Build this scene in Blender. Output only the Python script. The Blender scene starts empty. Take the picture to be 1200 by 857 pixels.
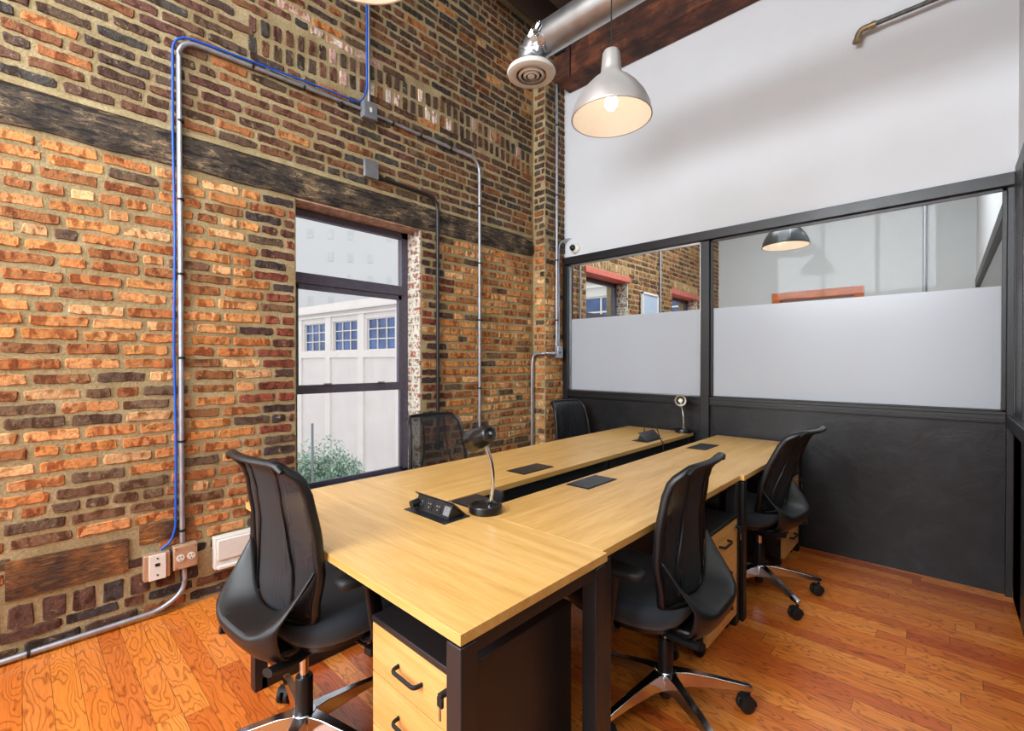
import bpy, bmesh, math, random
from mathutils import Vector, Matrix, noise as mnoise
PI = math.pi
random.seed(7)
scene = bpy.context.scene
COL = scene.collection

# ------------------------------------------------------------------ helpers
class MB:
    """collects shapes in one mesh"""
    def __init__(s): s.v = []; s.f = []; s.c = []; s.cur = None
    def add(s, vs, fs):
        n = len(s.v); s.v += [tuple(v) for v in vs]
        s.f += [tuple(i + n for i in f) for f in fs]
        s.c += [s.cur] * len(fs); return s
    def box(s, a, b):
        x0, y0, z0 = [min(p, q) for p, q in zip(a, b)]; x1, y1, z1 = [max(p, q) for p, q in zip(a, b)]
        return s.add([(x0,y0,z0),(x1,y0,z0),(x1,y1,z0),(x0,y1,z0),(x0,y0,z1),(x1,y0,z1),(x1,y1,z1),(x0,y1,z1)],
                     [(0,3,2,1),(4,5,6,7),(0,1,5,4),(1,2,6,5),(2,3,7,6),(3,0,4,7)])
    def xbox(s, M, a, b):
        n = len(s.v); s.box(a, b)
        for i in range(n, n + 8): s.v[i] = tuple(M @ Vector(s.v[i]))
        return s
    def lathe(s, prof, n=32, M=None, cap=True):
        """prof: list of (r,z) bottom to top"""
        M = M or Matrix.Identity(4); vs = []; fs = []
        for r, z in prof:
            for k in range(n):
                a = 2 * PI * k / n; vs.append(M @ Vector((r * math.cos(a), r * math.sin(a), z)))
        for i in range(len(prof) - 1):
            for k in range(n):
                fs.append((i*n+k, i*n+(k+1)%n, (i+1)*n+(k+1)%n, (i+1)*n+k))
        if cap:
            fs.append(tuple(reversed(range(n)))); fs.append(tuple((len(prof)-1)*n + k for k in range(n)))
        return s.add(vs, fs)
    def cyl(s, p, q, r, n=20, r2=None):
        p = Vector(p); q = Vector(q); d = q - p
        M = Matrix.Translation(p) @ d.to_track_quat('Z', 'Y').to_matrix().to_4x4()
        return s.lathe([(r, 0), (r if r2 is None else r2, d.length)], n, M)
    def tube(s, pts, r, n=12, ry=None, up=(0,0,1), closed=False, radii=None):
        """swept tube; r across, ry along 'up' (elliptical when given)"""
        pts = [Vector(p) for p in pts]; N = len(pts); ry = r if ry is None else ry
        up = Vector(up); vs = []; fs = []; prev = None
        for i, p in enumerate(pts):
            if closed: t = pts[(i+1) % N] - pts[i-1]
            else: t = pts[min(i+1, N-1)] - pts[max(i-1, 0)]
            t.normalize()
            a = up.cross(t)
            if a.length < .05: a = (prev - t * prev.dot(t)) if prev is not None else Vector((1,0,0)).cross(t) if abs(t.x) < .9 else Vector((0,1,0)).cross(t)
            a.normalize(); 
            if prev is not None and a.dot(prev) < 0: a = -a
            prev = a; b = t.cross(a)
            k_ = radii[i] if radii else 1
            for k in range(n):
                w = 2 * PI * k / n; vs.append(p + a * (r * k_ * math.cos(w)) + b * (ry * k_ * math.sin(w)))
        m = N if closed else N - 1
        for i in range(m):
            j = (i + 1) % N
            for k in range(n): fs.append((i*n+k, i*n+(k+1)%n, j*n+(k+1)%n, j*n+k))
        if not closed:
            fs.append(tuple(reversed(range(n)))); fs.append(tuple((N-1)*n + k for k in range(n)))
        return s.add(vs, fs)
    def loft(s, rings, cap=True, closed=True):
        n = len(rings[0]); vs = [p for r in rings for p in r]; fs = []
        for i in range(len(rings) - 1):
            for k in range(n if closed else n - 1):
                fs.append((i*n+k, i*n+(k+1)%n, (i+1)*n+(k+1)%n, (i+1)*n+k))
        if cap and closed:
            fs.append(tuple(reversed(range(n)))); fs.append(tuple((len(rings)-1)*n + k for k in range(n)))
        return s.add(vs, fs)
    def build(s, name, m, parent=None, bevel=0, smooth=40, solid=0, seg=2, subsurf=0):
        me = bpy.data.meshes.new(name); me.from_pydata(s.v, [], s.f); me.validate()
        bm = bmesh.new(); bm.from_mesh(me); bmesh.ops.recalc_face_normals(bm, faces=bm.faces); bm.to_mesh(me); bm.free()
        if any(c is not None for c in s.c) and len(me.polygons) == len(s.c):
            at = me.color_attributes.new('Tone', 'FLOAT_COLOR', 'CORNER')
            for p, c in zip(me.polygons, s.c):
                c = c or (.3,.2,.1)
                for li in p.loop_indices: at.data[li].color = (c[0], c[1], c[2], 1)
        if smooth:
            for p in me.polygons: p.use_smooth = True
            me.set_sharp_from_angle(angle=math.radians(smooth))
        me.materials.append(m)
        o = bpy.data.objects.new(name, me); COL.objects.link(o)
        if parent: o.parent = parent
        if solid:
            md = o.modifiers.new('solid', 'SOLIDIFY'); md.thickness = solid; md.offset = 0
        if bevel:
            md = o.modifiers.new('bevel', 'BEVEL'); md.width = bevel; md.segments = seg; md.limit_method = 'ANGLE'; md.angle_limit = math.radians(35)
        if subsurf:
            md = o.modifiers.new('sub', 'SUBSURF'); md.levels = subsurf; md.render_levels = subsurf
        return o

def tag(o, label, cat, group=None, kind=None):
    o['label'] = label
    if cat: o['category'] = cat
    if group: o['group'] = group
    if kind: o['kind'] = kind
    return o
def thing(name, label, cat, loc=(0,0,0), rz=0, group=None):
    o = bpy.data.objects.new(name, None); COL.objects.link(o); o.empty_display_size = .1
    o.location = loc; o.rotation_euler = (0, 0, rz); return tag(o, label, cat, group)
def struct(name, mb, m, label=None, parent=None, **k):
    o = mb.build(name, m, parent, **k)
    if parent is None: tag(o, label or name.replace('_', ' '), name.split('_')[0], None, 'structure')
    return o
def copy_tree(o, parent=None):
    c = o.copy(); COL.objects.link(c)
    if parent: c.parent = parent
    for ch in [x for x in list(bpy.data.objects) if x.parent == o]: copy_tree(ch, c)
    return c
def arc(c, r, a0, a1, n, ax, ay):
    """points of an arc in the plane of ax, ay"""
    c = Vector(c); ax = Vector(ax); ay = Vector(ay)
    return [c + ax * (r * math.cos(a0 + (a1-a0) * i / n)) + ay * (r * math.sin(a0 + (a1-a0) * i / n)) for i in range(n + 1)]
def bend(pts, r, n=6):
    """polyline with rounded corners"""
    pts = [Vector(p) for p in pts]; out = [pts[0]]
    for i in range(1, len(pts) - 1):
        a = (pts[i-1] - pts[i]); b = (pts[i+1] - pts[i]); rr = min(r, a.length * .49, b.length * .49)
        p0 = pts[i] + a.normalized() * rr; p1 = pts[i] + b.normalized() * rr
        for k in range(n + 1):
            t = k / n; out.append(p0 * (1-t)**2 + pts[i] * 2*t*(1-t) + p1 * t*t)
    out.append(pts[-1]); return out
def lerp_tab(tab, x):
    if x <= tab[0][0]: return tab[0][1]
    for (a, b), (c, d) in zip(tab, tab[1:]):
        if x <= c:
            t = (x - a) / (c - a); t = t * t * (3 - 2 * t) * .4 + t * .6; return b + (d - b) * t
    return tab[-1][1]

# ------------------------------------------------------------------ materials
def lin(c):
    c = [x / 255 for x in c]
    return tuple(x / 12.92 if x <= .04045 else ((x + .055) / 1.055) ** 2.4 for x in c) + (1,)
class NT:
    def __init__(s, name):
        s.m = bpy.data.materials.new(name); s.m.use_nodes = True; s.t = s.m.node_tree; s.t.nodes.clear()
        s.out = s.n('ShaderNodeOutputMaterial')
    def n(s, ty, **k):
        x = s.t.nodes.new(ty)
        for a, b in k.items(): setattr(x, a, b)
        return x
    def l(s, a, b): s.t.links.new(a, b)
    def inp(s, node, key, val):
        if hasattr(val, 'is_output') or isinstance(val, bpy.types.NodeSocket): s.l(val, node.inputs[key])
        else: node.inputs[key].default_value = val
    def bsdf(s, **k):
        b = s.n('ShaderNodeBsdfPrincipled')
        for a, v in k.items(): s.inp(b, a.replace('_', ' '), v)
        return b
    def coord(s, scale=(1,1,1), rot=(0,0,0), src='Object', off=None):
        tc = s.n('ShaderNodeTexCoord'); mp = s.n('ShaderNodeMapping')
        s.l(tc.outputs[src], mp.inputs[0]); mp.inputs['Scale'].default_value = scale; mp.inputs['Rotation'].default_value = rot
        if off is not None: s.l(off, mp.inputs['Location'])
        return mp.outputs[0]
    def noise(s, vec, scale, detail=4, rough=.55, dist=0):
        x = s.n('ShaderNodeTexNoise'); s.l(vec, x.inputs['Vector'])
        x.inputs['Scale'].default_value = scale; x.inputs['Detail'].default_value = detail
        x.inputs['Roughness'].default_value = rough; x.inputs['Distortion'].default_value = dist
        return x.outputs['Fac']
    def ramp(s, fac, stops, interp='LINEAR'):
        r = s.n('ShaderNodeValToRGB'); s.l(fac, r.inputs[0]); e = r.color_ramp.elements; r.color_ramp.interpolation = interp
        while len(e) < len(stops): e.new(.5)
        for x, (p, c) in zip(e, stops): x.position = p; x.color = c if len(c) == 4 else tuple(c) + (1,)
        return r.outputs[0]
    def math(s, op, a, b=0.0, c=0.0):
        x = s.n('ShaderNodeMath', operation=op)
        for i, v in enumerate((a, b, c)):
            if isinstance(v, bpy.types.NodeSocket): s.l(v, x.inputs[i])
            else: x.inputs[i].default_value = v
        return x.outputs[0]
    def mix(s, fac, a, b, mode='MIX'):
        x = s.n('ShaderNodeMix', data_type='RGBA', blend_type=mode)
        for key, v in ((0, fac), (6, a), (7, b)):
            if isinstance(v, bpy.types.NodeSocket): s.l(v, x.inputs[key])
            else: x.inputs[key].default_value = v
        return x.outputs[2]
    def bump(s, h, strength=.3, dist=.01):
        b = s.n('ShaderNodeBump'); s.l(h, b.inputs['Height']); b.inputs['Strength'].default_value = strength; b.inputs['Distance'].default_value = dist
        return b.outputs[0]
    def fin(s, b):
        s.l(b.outputs[0], s.out.inputs[0]); return s.m

def simple(name, c, rough=.5, metal=0, var=.06, nscale=30, bump=0, spec=.5):
    t = NT(name); v = t.coord(); f = t.noise(v, nscale)
    a = lin(c); lo = tuple(x * (1 - var) for x in a[:3]) + (1,); hi = tuple(min(1, x * (1 + var)) for x in a[:3]) + (1,)
    b = t.bsdf(Base_Color=t.ramp(f, [(.3, lo), (.7, hi)]), Metallic=metal, Specular_IOR_Level=spec)
    t.inp(b, 'Roughness', t.math('MULTIPLY_ADD', f, .12, max(.02, rough - .06)))
    if bump: t.l(t.bump(f, bump, .004), b.inputs['Normal'])
    return t.fin(b)

M = {}
M['black_metal'] = simple('black_powder_coated_steel', (30, 30, 32), .42, 0, .1, 60)
M['black_plastic'] = simple('black_plastic', (14, 14, 16), .42, 0, .1, 80)
M['gloss_black'] = simple('glossy_black_plastic', (16, 16, 18), .3)
M['soft_black'] = simple('soft_black_rubber', (16, 16, 17), .6)
M['chrome'] = simple('polished_aluminium', (205, 207, 212), .16, 1, .03)
M['galv'] = simple('galvanised_steel', (178, 180, 182), .34, .9, .12, 14)
M['conduit'] = simple('steel_conduit', (172, 174, 182), .42, .7, .15, 25)
M['dark_conduit'] = simple('dark_steel_conduit', (62, 60, 60), .45, .7, .15, 25)
M['blue_cable'] = simple('blue_cable_jacket', (22, 84, 186), .4)
M['white_plastic'] = simple('white_plastic', (226, 222, 214), .4, 0, .03)
M['vent'] = simple('white_painted_vent', (218, 216, 210), .42, 0, .03)
M['box_steel'] = simple('galvanised_box_steel', (196, 160, 128), .42, .35, .1, 30)
M['gray_box'] = simple('grey_box_paint', (120, 124, 130), .5, .2, .1, 30)
M['slot'] = simple('dark_slot', (14, 12, 12), .7)
M['white_wall'] = simple('painted_plaster', (216, 220, 224), .75, 0, .02, 3, .05)
M['next_wall'] = simple('painted_plaster_beyond', (202, 206, 208), .75, 0, .02, 3, .05)
M['frame_black'] = simple('black_painted_frame', (25, 25, 28), .38, 0, .12, 12)
M['brass'] = simple('aged_pipe_brass', (150, 130, 96), .5, .6, .25, 40)
M['pipe'] = simple('old_iron_pipe', (92, 92, 88), .55, .5, .3, 40)
M['lid_black'] = simple('brushed_black_lid', (40, 42, 48), .3, .3, .1, 40)
M['window_frame'] = simple('bronze_window_frame', (88, 84, 98), .5, .3, .15, 30)
M['orange_wood'] = simple('orange_pine_casing', (190, 100, 44), .5, 0, .2, 8)
M['red_lintel'] = simple('red_painted_lintel', (205, 110, 96), .6, 0, .15, 20)
M['joist'] = simple('dark_stained_joist', (52, 34, 24), .7, 0, .3, 12, .2)
M['deck'] = simple('ceiling_deck_boards', (96, 84, 70), .8, 0, .2, 8)
M['key_metal'] = simple('nickel_key', (170, 170, 172), .3, 1)

def fabric(name, c):
    t = NT(name); v = t.coord(); f = t.noise(v, 420, 2); g = t.noise(v, 9, 3)
    a = lin(c); col = t.mix(t.math('MULTIPLY', f, .7), a, tuple(min(1, x * 2.2 + .004) for x in a[:3]) + (1,))
    b = t.bsdf(Base_Color=col, Roughness=.8, Sheen_Weight=.25, Sheen_Roughness=.5)
    t.l(t.bump(f, .25, .002), b.inputs['Normal']); return t.fin(b)
M['seat_fabric'] = fabric('dark_blue_black_seat_fabric', (24, 30, 38))
def meshcloth():
    t = NT('woven_back_mesh'); v = t.coord((1,1,1)); w = t.n('ShaderNodeTexWave', wave_type='BANDS', bands_direction='X')
    t.l(v, w.inputs[0]); w.inputs['Scale'].default_value = 16; w.inputs['Distortion'].default_value = 0
    b = t.bsdf(Base_Color=t.ramp(w.outputs['Fac'], [(0, (.008,.009,.011)), (1, (.018,.02,.024))]), Roughness=.6)
    tr = t.n('ShaderNodeBsdfTransparent'); mx = t.n('ShaderNodeMixShader'); lw = t.n('ShaderNodeLayerWeight'); lw.inputs[0].default_value = .5; t.l(t.math('MULTIPLY_ADD', lw.outputs['Facing'], .95, .36), mx.inputs[0])
    t.l(tr.outputs[0], mx.inputs[1]); t.l(b.outputs[0], mx.inputs[2]); return t.fin(mx)
M['mesh'] = meshcloth()

def desk_wood(name, axis):
    t = NT(name); oi = t.n('ShaderNodeObjectInfo'); cx = t.n('ShaderNodeCombineXYZ')
    r = t.math('MULTIPLY', oi.outputs['Random'], 17.0)
    for i in range(3): t.l(r, cx.inputs[i])
    sc = (1.2, 16, 16) if axis == 'x' else (16, 1.2, 16) if axis == 'y' else (16, 16, 1.2)
    v = t.coord(sc, off=cx.outputs[0]); f = t.noise(v, 1.6, 6, .6, .3); g = t.noise(v, 9, 3, .6)
    k = t.math('ADD', t.math('MULTIPLY', f, .7), t.math('MULTIPLY', g, .3))
    col = t.ramp(k, [(.30, lin((194, 146, 78))), (.48, lin((214, 166, 94))), (.62, lin((226, 182, 112))), (.8, lin((232, 192, 126)))])
    b = t.bsdf(Base_Color=col, Roughness=.34, Coat_Weight=.35, Coat_Roughness=.28); t.l(t.bump(g, .08, .002), b.inputs['Normal']); return t.fin(b)
M['desk_x'] = desk_wood('light_oak_laminate_crosswise', 'x'); M['desk_y'] = desk_wood('light_oak_laminate_lengthwise', 'y')
M['desk_z'] = desk_wood('light_oak_drawer_front', 'z')

def floor_mat():
    t = NT('oak_floor_boards'); tc = t.n('ShaderNodeTexCoord'); sp = t.n('ShaderNodeSeparateXYZ'); t.l(tc.outputs['Object'], sp.inputs[0])
    x, y = sp.outputs[0], sp.outputs[1]
    W = .083; yr = t.math('DIVIDE', y, W); row = t.math('FLOOR', yr); fy = t.math('FRACT', yr)
    wn = t.n('ShaderNodeTexWhiteNoise', noise_dimensions='1D'); t.l(row, wn.inputs['W'])
    xr = t.math('ADD', t.math('DIVIDE', x, .95), t.math('MULTIPLY', wn.outputs['Value'], 7.3)); pl = t.math('FLOOR', xr); fx = t.math('FRACT', xr)
    cb = t.n('ShaderNodeCombineXYZ'); t.l(row, cb.inputs[0]); t.l(pl, cb.inputs[1])
    w2 = t.n('ShaderNodeTexWhiteNoise', noise_dimensions='2D'); t.l(cb.outputs[0], w2.inputs['Vector']); rnd = w2.outputs['Value']
    # grain : contour lines of a stretched noise field, different on each board
    gv = t.n('ShaderNodeCombineXYZ'); t.l(t.math('MULTIPLY', x, 3.4), gv.inputs[0]); t.l(t.math('MULTIPLY', y, 15), gv.inputs[1]); t.l(t.math('MULTIPLY', rnd, 40), gv.inputs[2])
    f = t.noise(gv.outputs[0], .75, 2.5, .45, .1)
    rings = t.math('PINGPONG', t.math('MULTIPLY', f, 30), 1.0)
    fv = t.n('ShaderNodeCombineXYZ'); t.l(t.math('MULTIPLY', x, 6), fv.inputs[0]); t.l(t.math('MULTIPLY', y, 160), fv.inputs[1]); t.l(rnd, fv.inputs[2])
    fine = t.noise(fv.outputs[0], 1.5, 4, .6)
    base = t.ramp(rnd, [(0, lin((186, 84, 30))), (.3, lin((214, 116, 44))), (.6, lin((226, 132, 52))), (.85, lin((234, 146, 66))), (1, lin((196, 92, 36)))])
    g1 = t.ramp(rings, [(0, (.46, .36, .28)), (.18, (.78, .72, .64)), (.4, (1, 1, 1)), (1, (1.05, 1.03, 1.0))])
    c = t.mix(.85, base, g1, 'MULTIPLY')
    c = t.mix(.5, c, t.ramp(fine, [(.3, (.62, .55, .5)), (.6, (1.1, 1.1, 1.1))]), 'MULTIPLY')
    # gaps
    ey = t.math('MINIMUM', fy, t.math('SUBTRACT', 1.0, fy)); ex = t.math('MINIMUM', fx, t.math('SUBTRACT', 1.0, fx))
    gy = t.math('LESS_THAN', ey, .012); gx = t.math('LESS_THAN', ex, .0012); gap = t.math('MAXIMUM', gy, gx)
    c = t.mix(t.math('MULTIPLY', gap, .75), c, (.05, .02, .008, 1))
    b = t.bsdf(Base_Color=c, Roughness=.30, Coat_Weight=.25, Coat_Roughness=.22)
    t.l(t.bump(t.math('SUBTRACT', t.math('MULTIPLY', rings, .15), gap), .25, .002), b.inputs['Normal']); return t.fin(b)
M['floor'] = floor_mat()

def brick_mat():
    """worn clay: each brick's own tone, darker fired patches, pale rims, mortar smears"""
    t = NT('old_chicago_brick'); at = t.n('ShaderNodeAttribute', attribute_name='Tone'); v = t.coord(); tone = at.outputs['Color']
    f = t.noise(t.coord((1, 1.15, .55)), 22, 2, .5, .2); g = t.noise(v, 60, 5, .65); h = t.noise(v, 150, 3, .7); sm = t.noise(v, 34, 4, .6, .5); w = t.noise(v, 9, 2, .5)
    pale = t.mix(1.0, tone, (1.06, 1.10, 1.16, 1), 'MULTIPLY'); fired = t.mix(1.0, tone, (.54, .37, .24, 1), 'MULTIPLY')
    p = t.math('MULTIPLY', t.ramp(f, [(.49, (0, 0, 0)), (.55, (1, 1, 1))]), t.ramp(w, [(.38, (.15, .15, .15)), (.52, (1, 1, 1))]))
    c = t.mix(p, pale, fired)
    c = t.mix(t.ramp(f, [(.30, (.55, .55, .55)), (.38, (0, 0, 0))]), c, t.mix(1.0, tone, (1.5, .95, .6, 1), 'MULTIPLY'))
    c = t.mix(1.0, c, t.ramp(g, [(.25, (.55, .5, .45)), (.5, (1, 1, 1)), (.75, (1.35, 1.34, 1.3))]), 'MULTIPLY')
    c = t.mix(t.ramp(sm, [(.62, (0, 0, 0)), (.70, (.65, .65, .65))]), c, lin((176, 156, 118)))
    c = t.mix(t.ramp(h, [(.62, (0, 0, 0)), (.72, (.4, .4, .4))]), c, lin((196, 172, 136)))
    b = t.bsdf(Base_Color=c, Roughness=.72, Specular_IOR_Level=.35)
    hh = t.math('ADD', g, t.math('MULTIPLY', h, .6)); t.l(t.bump(hh, .9, .008), b.inputs['Normal']); return t.fin(b)
M['brick'] = brick_mat()
def mortar_mat():
    t = NT('tan_lime_mortar'); v = t.coord(); f = t.noise(v, 5, 4, .6); g = t.noise(v, 80, 5, .7)
    c = t.ramp(f, [(.3, lin((146, 127, 90))), (.5, lin((168, 149, 110))), (.7, lin((186, 170, 134)))])
    c = t.mix(1.0, c, t.ramp(g, [(.3, (.7, .66, .6)), (.6, (1.08, 1.08, 1.05))]), 'MULTIPLY')
    b = t.bsdf(Base_Color=c, Roughness=.9); t.l(t.bump(g, .9, .008), b.inputs['Normal']); return t.fin(b)
M['mortar'] = mortar_mat()
M['flaky'] = simple('flaking_pinkish_board', (168, 132, 112), .8, 0, .5, 26, .4)
def white_brick():
    t = NT('flaking_white_painted_brick'); v = t.coord(); br = t.n('ShaderNodeTexBrick')
    t.l(t.coord((1,1,1), (PI/2, 0, 0)), br.inputs['Vector'])
    br.inputs['Scale'].default_value = 1; br.inputs['Brick Width'].default_value = .2; br.inputs['Row Height'].default_value = .068; br.inputs['Mortar Size'].default_value = .008
    br.inputs['Color1'].default_value = lin((150, 84, 60)); br.inputs['Color2'].default_value = lin((120, 92, 80)); br.inputs['Mortar'].default_value = lin((190, 184, 170))
    f = t.noise(v, 30, 5, .65)
    c = t.mix(t.ramp(f, [(.46, (1,1,1)), (.54, (0,0,0))]), br.outputs['Color'], lin((200, 200, 186)))
    b = t.bsdf(Base_Color=c, Roughness=.8); t.l(t.bump(f, .6, .006), b.inputs['Normal']); return t.fin(b)
M['white_brick'] = white_brick()
def beam_mat(name, cols, sc=(26, 5.5, 26), bump=.8):
    t = NT(name); v = t.coord(sc); f = t.noise(v, 1.6, 8, .7, .4); g = t.noise(t.coord(), 5, 4, .6)
    c = t.ramp(f, [(p, lin(q)) for p, q in cols])
    c = t.mix(1.0, c, t.ramp(g, [(.36, (.30, .28, .28)), (.52, (.8, .78, .76)), (.62, (1.7, 1.6, 1.4))]), 'MULTIPLY')
    b = t.bsdf(Base_Color=c, Roughness=.75); t.l(t.bump(f, bump, .02), b.inputs['Normal']); return t.fin(b)
M['old_beam'] = beam_mat('charred_old_timber', [(.36, (18, 14, 13)), (.44, (40, 32, 27)), (.49, (104, 88, 70)), (.53, (30, 23, 20)), (.60, (150, 130, 102)), (.66, (48, 36, 30))])
M['block'] = beam_mat('split_wood_nailer', [(.3, (60, 38, 22)), (.46, (150, 96, 44)), (.55, (96, 62, 34)), (.65, (186, 128, 64)), (.8, (120, 80, 42))], (30, 5, 30))
M['roof_beam'] = beam_mat('red_brown_roof_timber', [(.3, (46, 26, 18)), (.5, (82, 46, 30)), (.7, (116, 64, 38))], (1.6, 14, 14), .3)

def slate_mat():
    t = NT('dark_slate_board'); v = t.coord(); f = t.noise(v, 7, 6, .65, .6); g = t.noise(v, 42, 4, .6)
    c = t.ramp(f, [(.3, lin((15, 16, 19))), (.5, lin((23, 24, 27))), (.72, lin((36, 38, 41)))])
    b = t.bsdf(Base_Color=c, Roughness=t.math('MULTIPLY_ADD', g, .35, .20), Specular_IOR_Level=.4); t.l(t.bump(f, .3, .010), b.inputs['Normal']); return t.fin(b)
M['slate'] = slate_mat()
def glass_mat(name, tint=(.93,.96,.95), ior=1.16):
    t = NT(name); tr = t.n('ShaderNodeBsdfTransparent'); tr.inputs[0].default_value = tint + (1,)
    gl = t.n('ShaderNodeBsdfGlossy'); gl.inputs['Roughness'].default_value = .01
    fr = t.n('ShaderNodeFresnel'); fr.inputs[0].default_value = ior; mx = t.n('ShaderNodeMixShader')
    ge = t.n('ShaderNodeNewGeometry'); t.l(t.math('MULTIPLY', fr.outputs[0], t.math('SUBTRACT', 1.0, ge.outputs['Backfacing'])), mx.inputs[0]); t.l(tr.outputs[0], mx.inputs[1]); t.l(gl.outputs[0], mx.inputs[2]); return t.fin(mx)
M['glass'] = glass_mat('clear_glass'); M['win_glass'] = glass_mat('window_glass', (.95,.96,.97), 1.4)
def frost_mat():
    t = NT('frosted_privacy_film'); tr = t.n('ShaderNodeBsdfTranslucent'); tr.inputs[0].default_value = (.90, .95, 1, 1)
    d = t.n('ShaderNodeBsdfDiffuse'); d.inputs[0].default_value = (.84, .90, .99, 1)
    m1 = t.n('ShaderNodeMixShader'); m1.inputs[0].default_value = .55; t.l(d.outputs[0], m1.inputs[1]); t.l(tr.outputs[0], m1.inputs[2])
    rf = t.n('ShaderNodeBsdfRefraction'); rf.inputs['IOR'].default_value = 1.02; rf.inputs['Roughness'].default_value = .6; rf.inputs[0].default_value = (.95, .97, 1, 1)
    m2 = t.n('ShaderNodeMixShader'); m2.inputs[0].default_value = .12; t.l(m1.outputs[0], m2.inputs[1]); t.l(rf.outputs[0], m2.inputs[2])
    g = t.n('ShaderNodeBsdfGlossy'); g.inputs['Roughness'].default_value = .22; fr = t.n('ShaderNodeFresnel'); fr.inputs[0].default_value = 1.5
    m3 = t.n('ShaderNodeMixShader'); t.l(fr.outputs[0], m3.inputs[0]); t.l(m2.outputs[0], m3.inputs[1]); t.l(g.outputs[0], m3.inputs[2]); return t.fin(m3)
M['frost'] = frost_mat()
def emit(name, c, s):
    t = NT(name); e = t.n('ShaderNodeEmission'); e.inputs[0].default_value = lin(c); e.inputs[1].default_value = s; return t.fin(e)
M['bulb'] = emit('glowing_bulb', (255, 244, 226), 6)
M['shade_out'] = simple('brushed_aluminium_shade', (196, 192, 188), .36, .45, .05, 20)
M['shade_in'] = simple('white_shade_lining', (240, 232, 222), .6, 0, .02)
M['shade_black'] = simple('black_enamel_shade', (38, 40, 42), .3, 0, .1)
M['facade'] = simple('pale_stone_facade', (216, 210, 208), .85, 0, .05, .6)
M['facade_trim'] = simple('pale_stone_mouldings', (222, 217, 214), .85, 0, .04, .8)
M['tower'] = simple('hazy_grey_tower_facade', (196, 198, 200), .85, 0, .03, .1)
M['ext_glass'] = simple('blue_reflecting_glass', (62, 86, 136), .15, .2, .5, .9)
M['asphalt'] = simple('pale_concrete_street', (176, 178, 180), .9, 0, .1, .3)
M['leaf'] = simple('haze_paled_green_leaves', (136, 166, 146), .7, 0, .35, 2)  # outdoor haze is mixed into this pale leaf colour
M['bark'] = simple('grey_bark', (110, 104, 98), .9, 0, .2, 6)

# ------------------------------------------------------------------ dimensions
YP = 3.84          # partition plane
XR = 3.30          # right wall plane
ZC = 4.78          # underside of the ceiling deck
YB = -3.2          # back wall
YF = 8.7           # far wall of the room beyond

# ------------------------------------------------------------------ room shell
struct('floor', MB().box((-.0, YB, -.06), (XR, YF, 0)), M['floor'], 'reddish oak strip floor running under the desks', smooth=0)
ceil = struct('ceiling', MB().box((-.4, -.45, ZC), (XR + .3, YF, ZC + .1)).box((-.4, YB, ZC), (XR + .3, -2.9, ZC + .1)).box((-.4, -2.9, ZC), (.45, -.45, ZC + .1)).box((2.85, -2.9, ZC), (XR + .3, -.45, ZC + .1)), M['deck'], 'dark board ceiling above the joists', smooth=0)
for i in range(9):
    y0 = None
    x = .20 + i * .40
    MB().box((x, -.45, 4.50), (x + .05, YF, ZC)).build('joist', M['joist'], ceil)

w6 = MB().box((.4, -2.95, ZC + .1), (.46, -.4, ZC + .22)).box((2.84, -2.95, ZC + .1), (2.9, -.4, ZC + .22)).box((.4, -2.95, ZC + .1), (2.9, -2.89, ZC + .22)).box((.4, -.46, ZC + .1), (2.9, -.4, ZC + .22)).box((1.62, -2.9, ZC + .12), (1.68, -.4, ZC + .2)).build('window_6', M['window_frame'])  # roof opening added out of view to brighten the upper walls
tag(w6, 'added roof light for fill, behind the viewpoint', 'window', None, 'structure')
MB().box((.46, -2.89, ZC + .14), (2.84, -.46, ZC + .15)).build('pane', M['win_glass'], w6, smooth=0)
# left brick wall with its window openings (y0, y1, z0, z1)
OPEN = [(1.20, 2.165, .44, 2.37), (4.46, 5.42, .44, 2.37), (6.75, 7.72, .44, 2.37), (-1.75, -.80, .44, 2.37)]
mb = MB(); cur = YB
for (a, b, c, d) in sorted(OPEN):
    mb.box((-.32, cur, -.06), (0, a, ZC)); mb.box((-.32, a, -.06), (0, b, c)); mb.box((-.32, a, d), (0, b, ZC)); cur = b
mb.box((-.32, cur, -.06), (0, YF, ZC))
wall_left = struct('wall_left', mb, M['mortar'], 'exposed old brick wall with the sash window', smooth=0)

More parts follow.
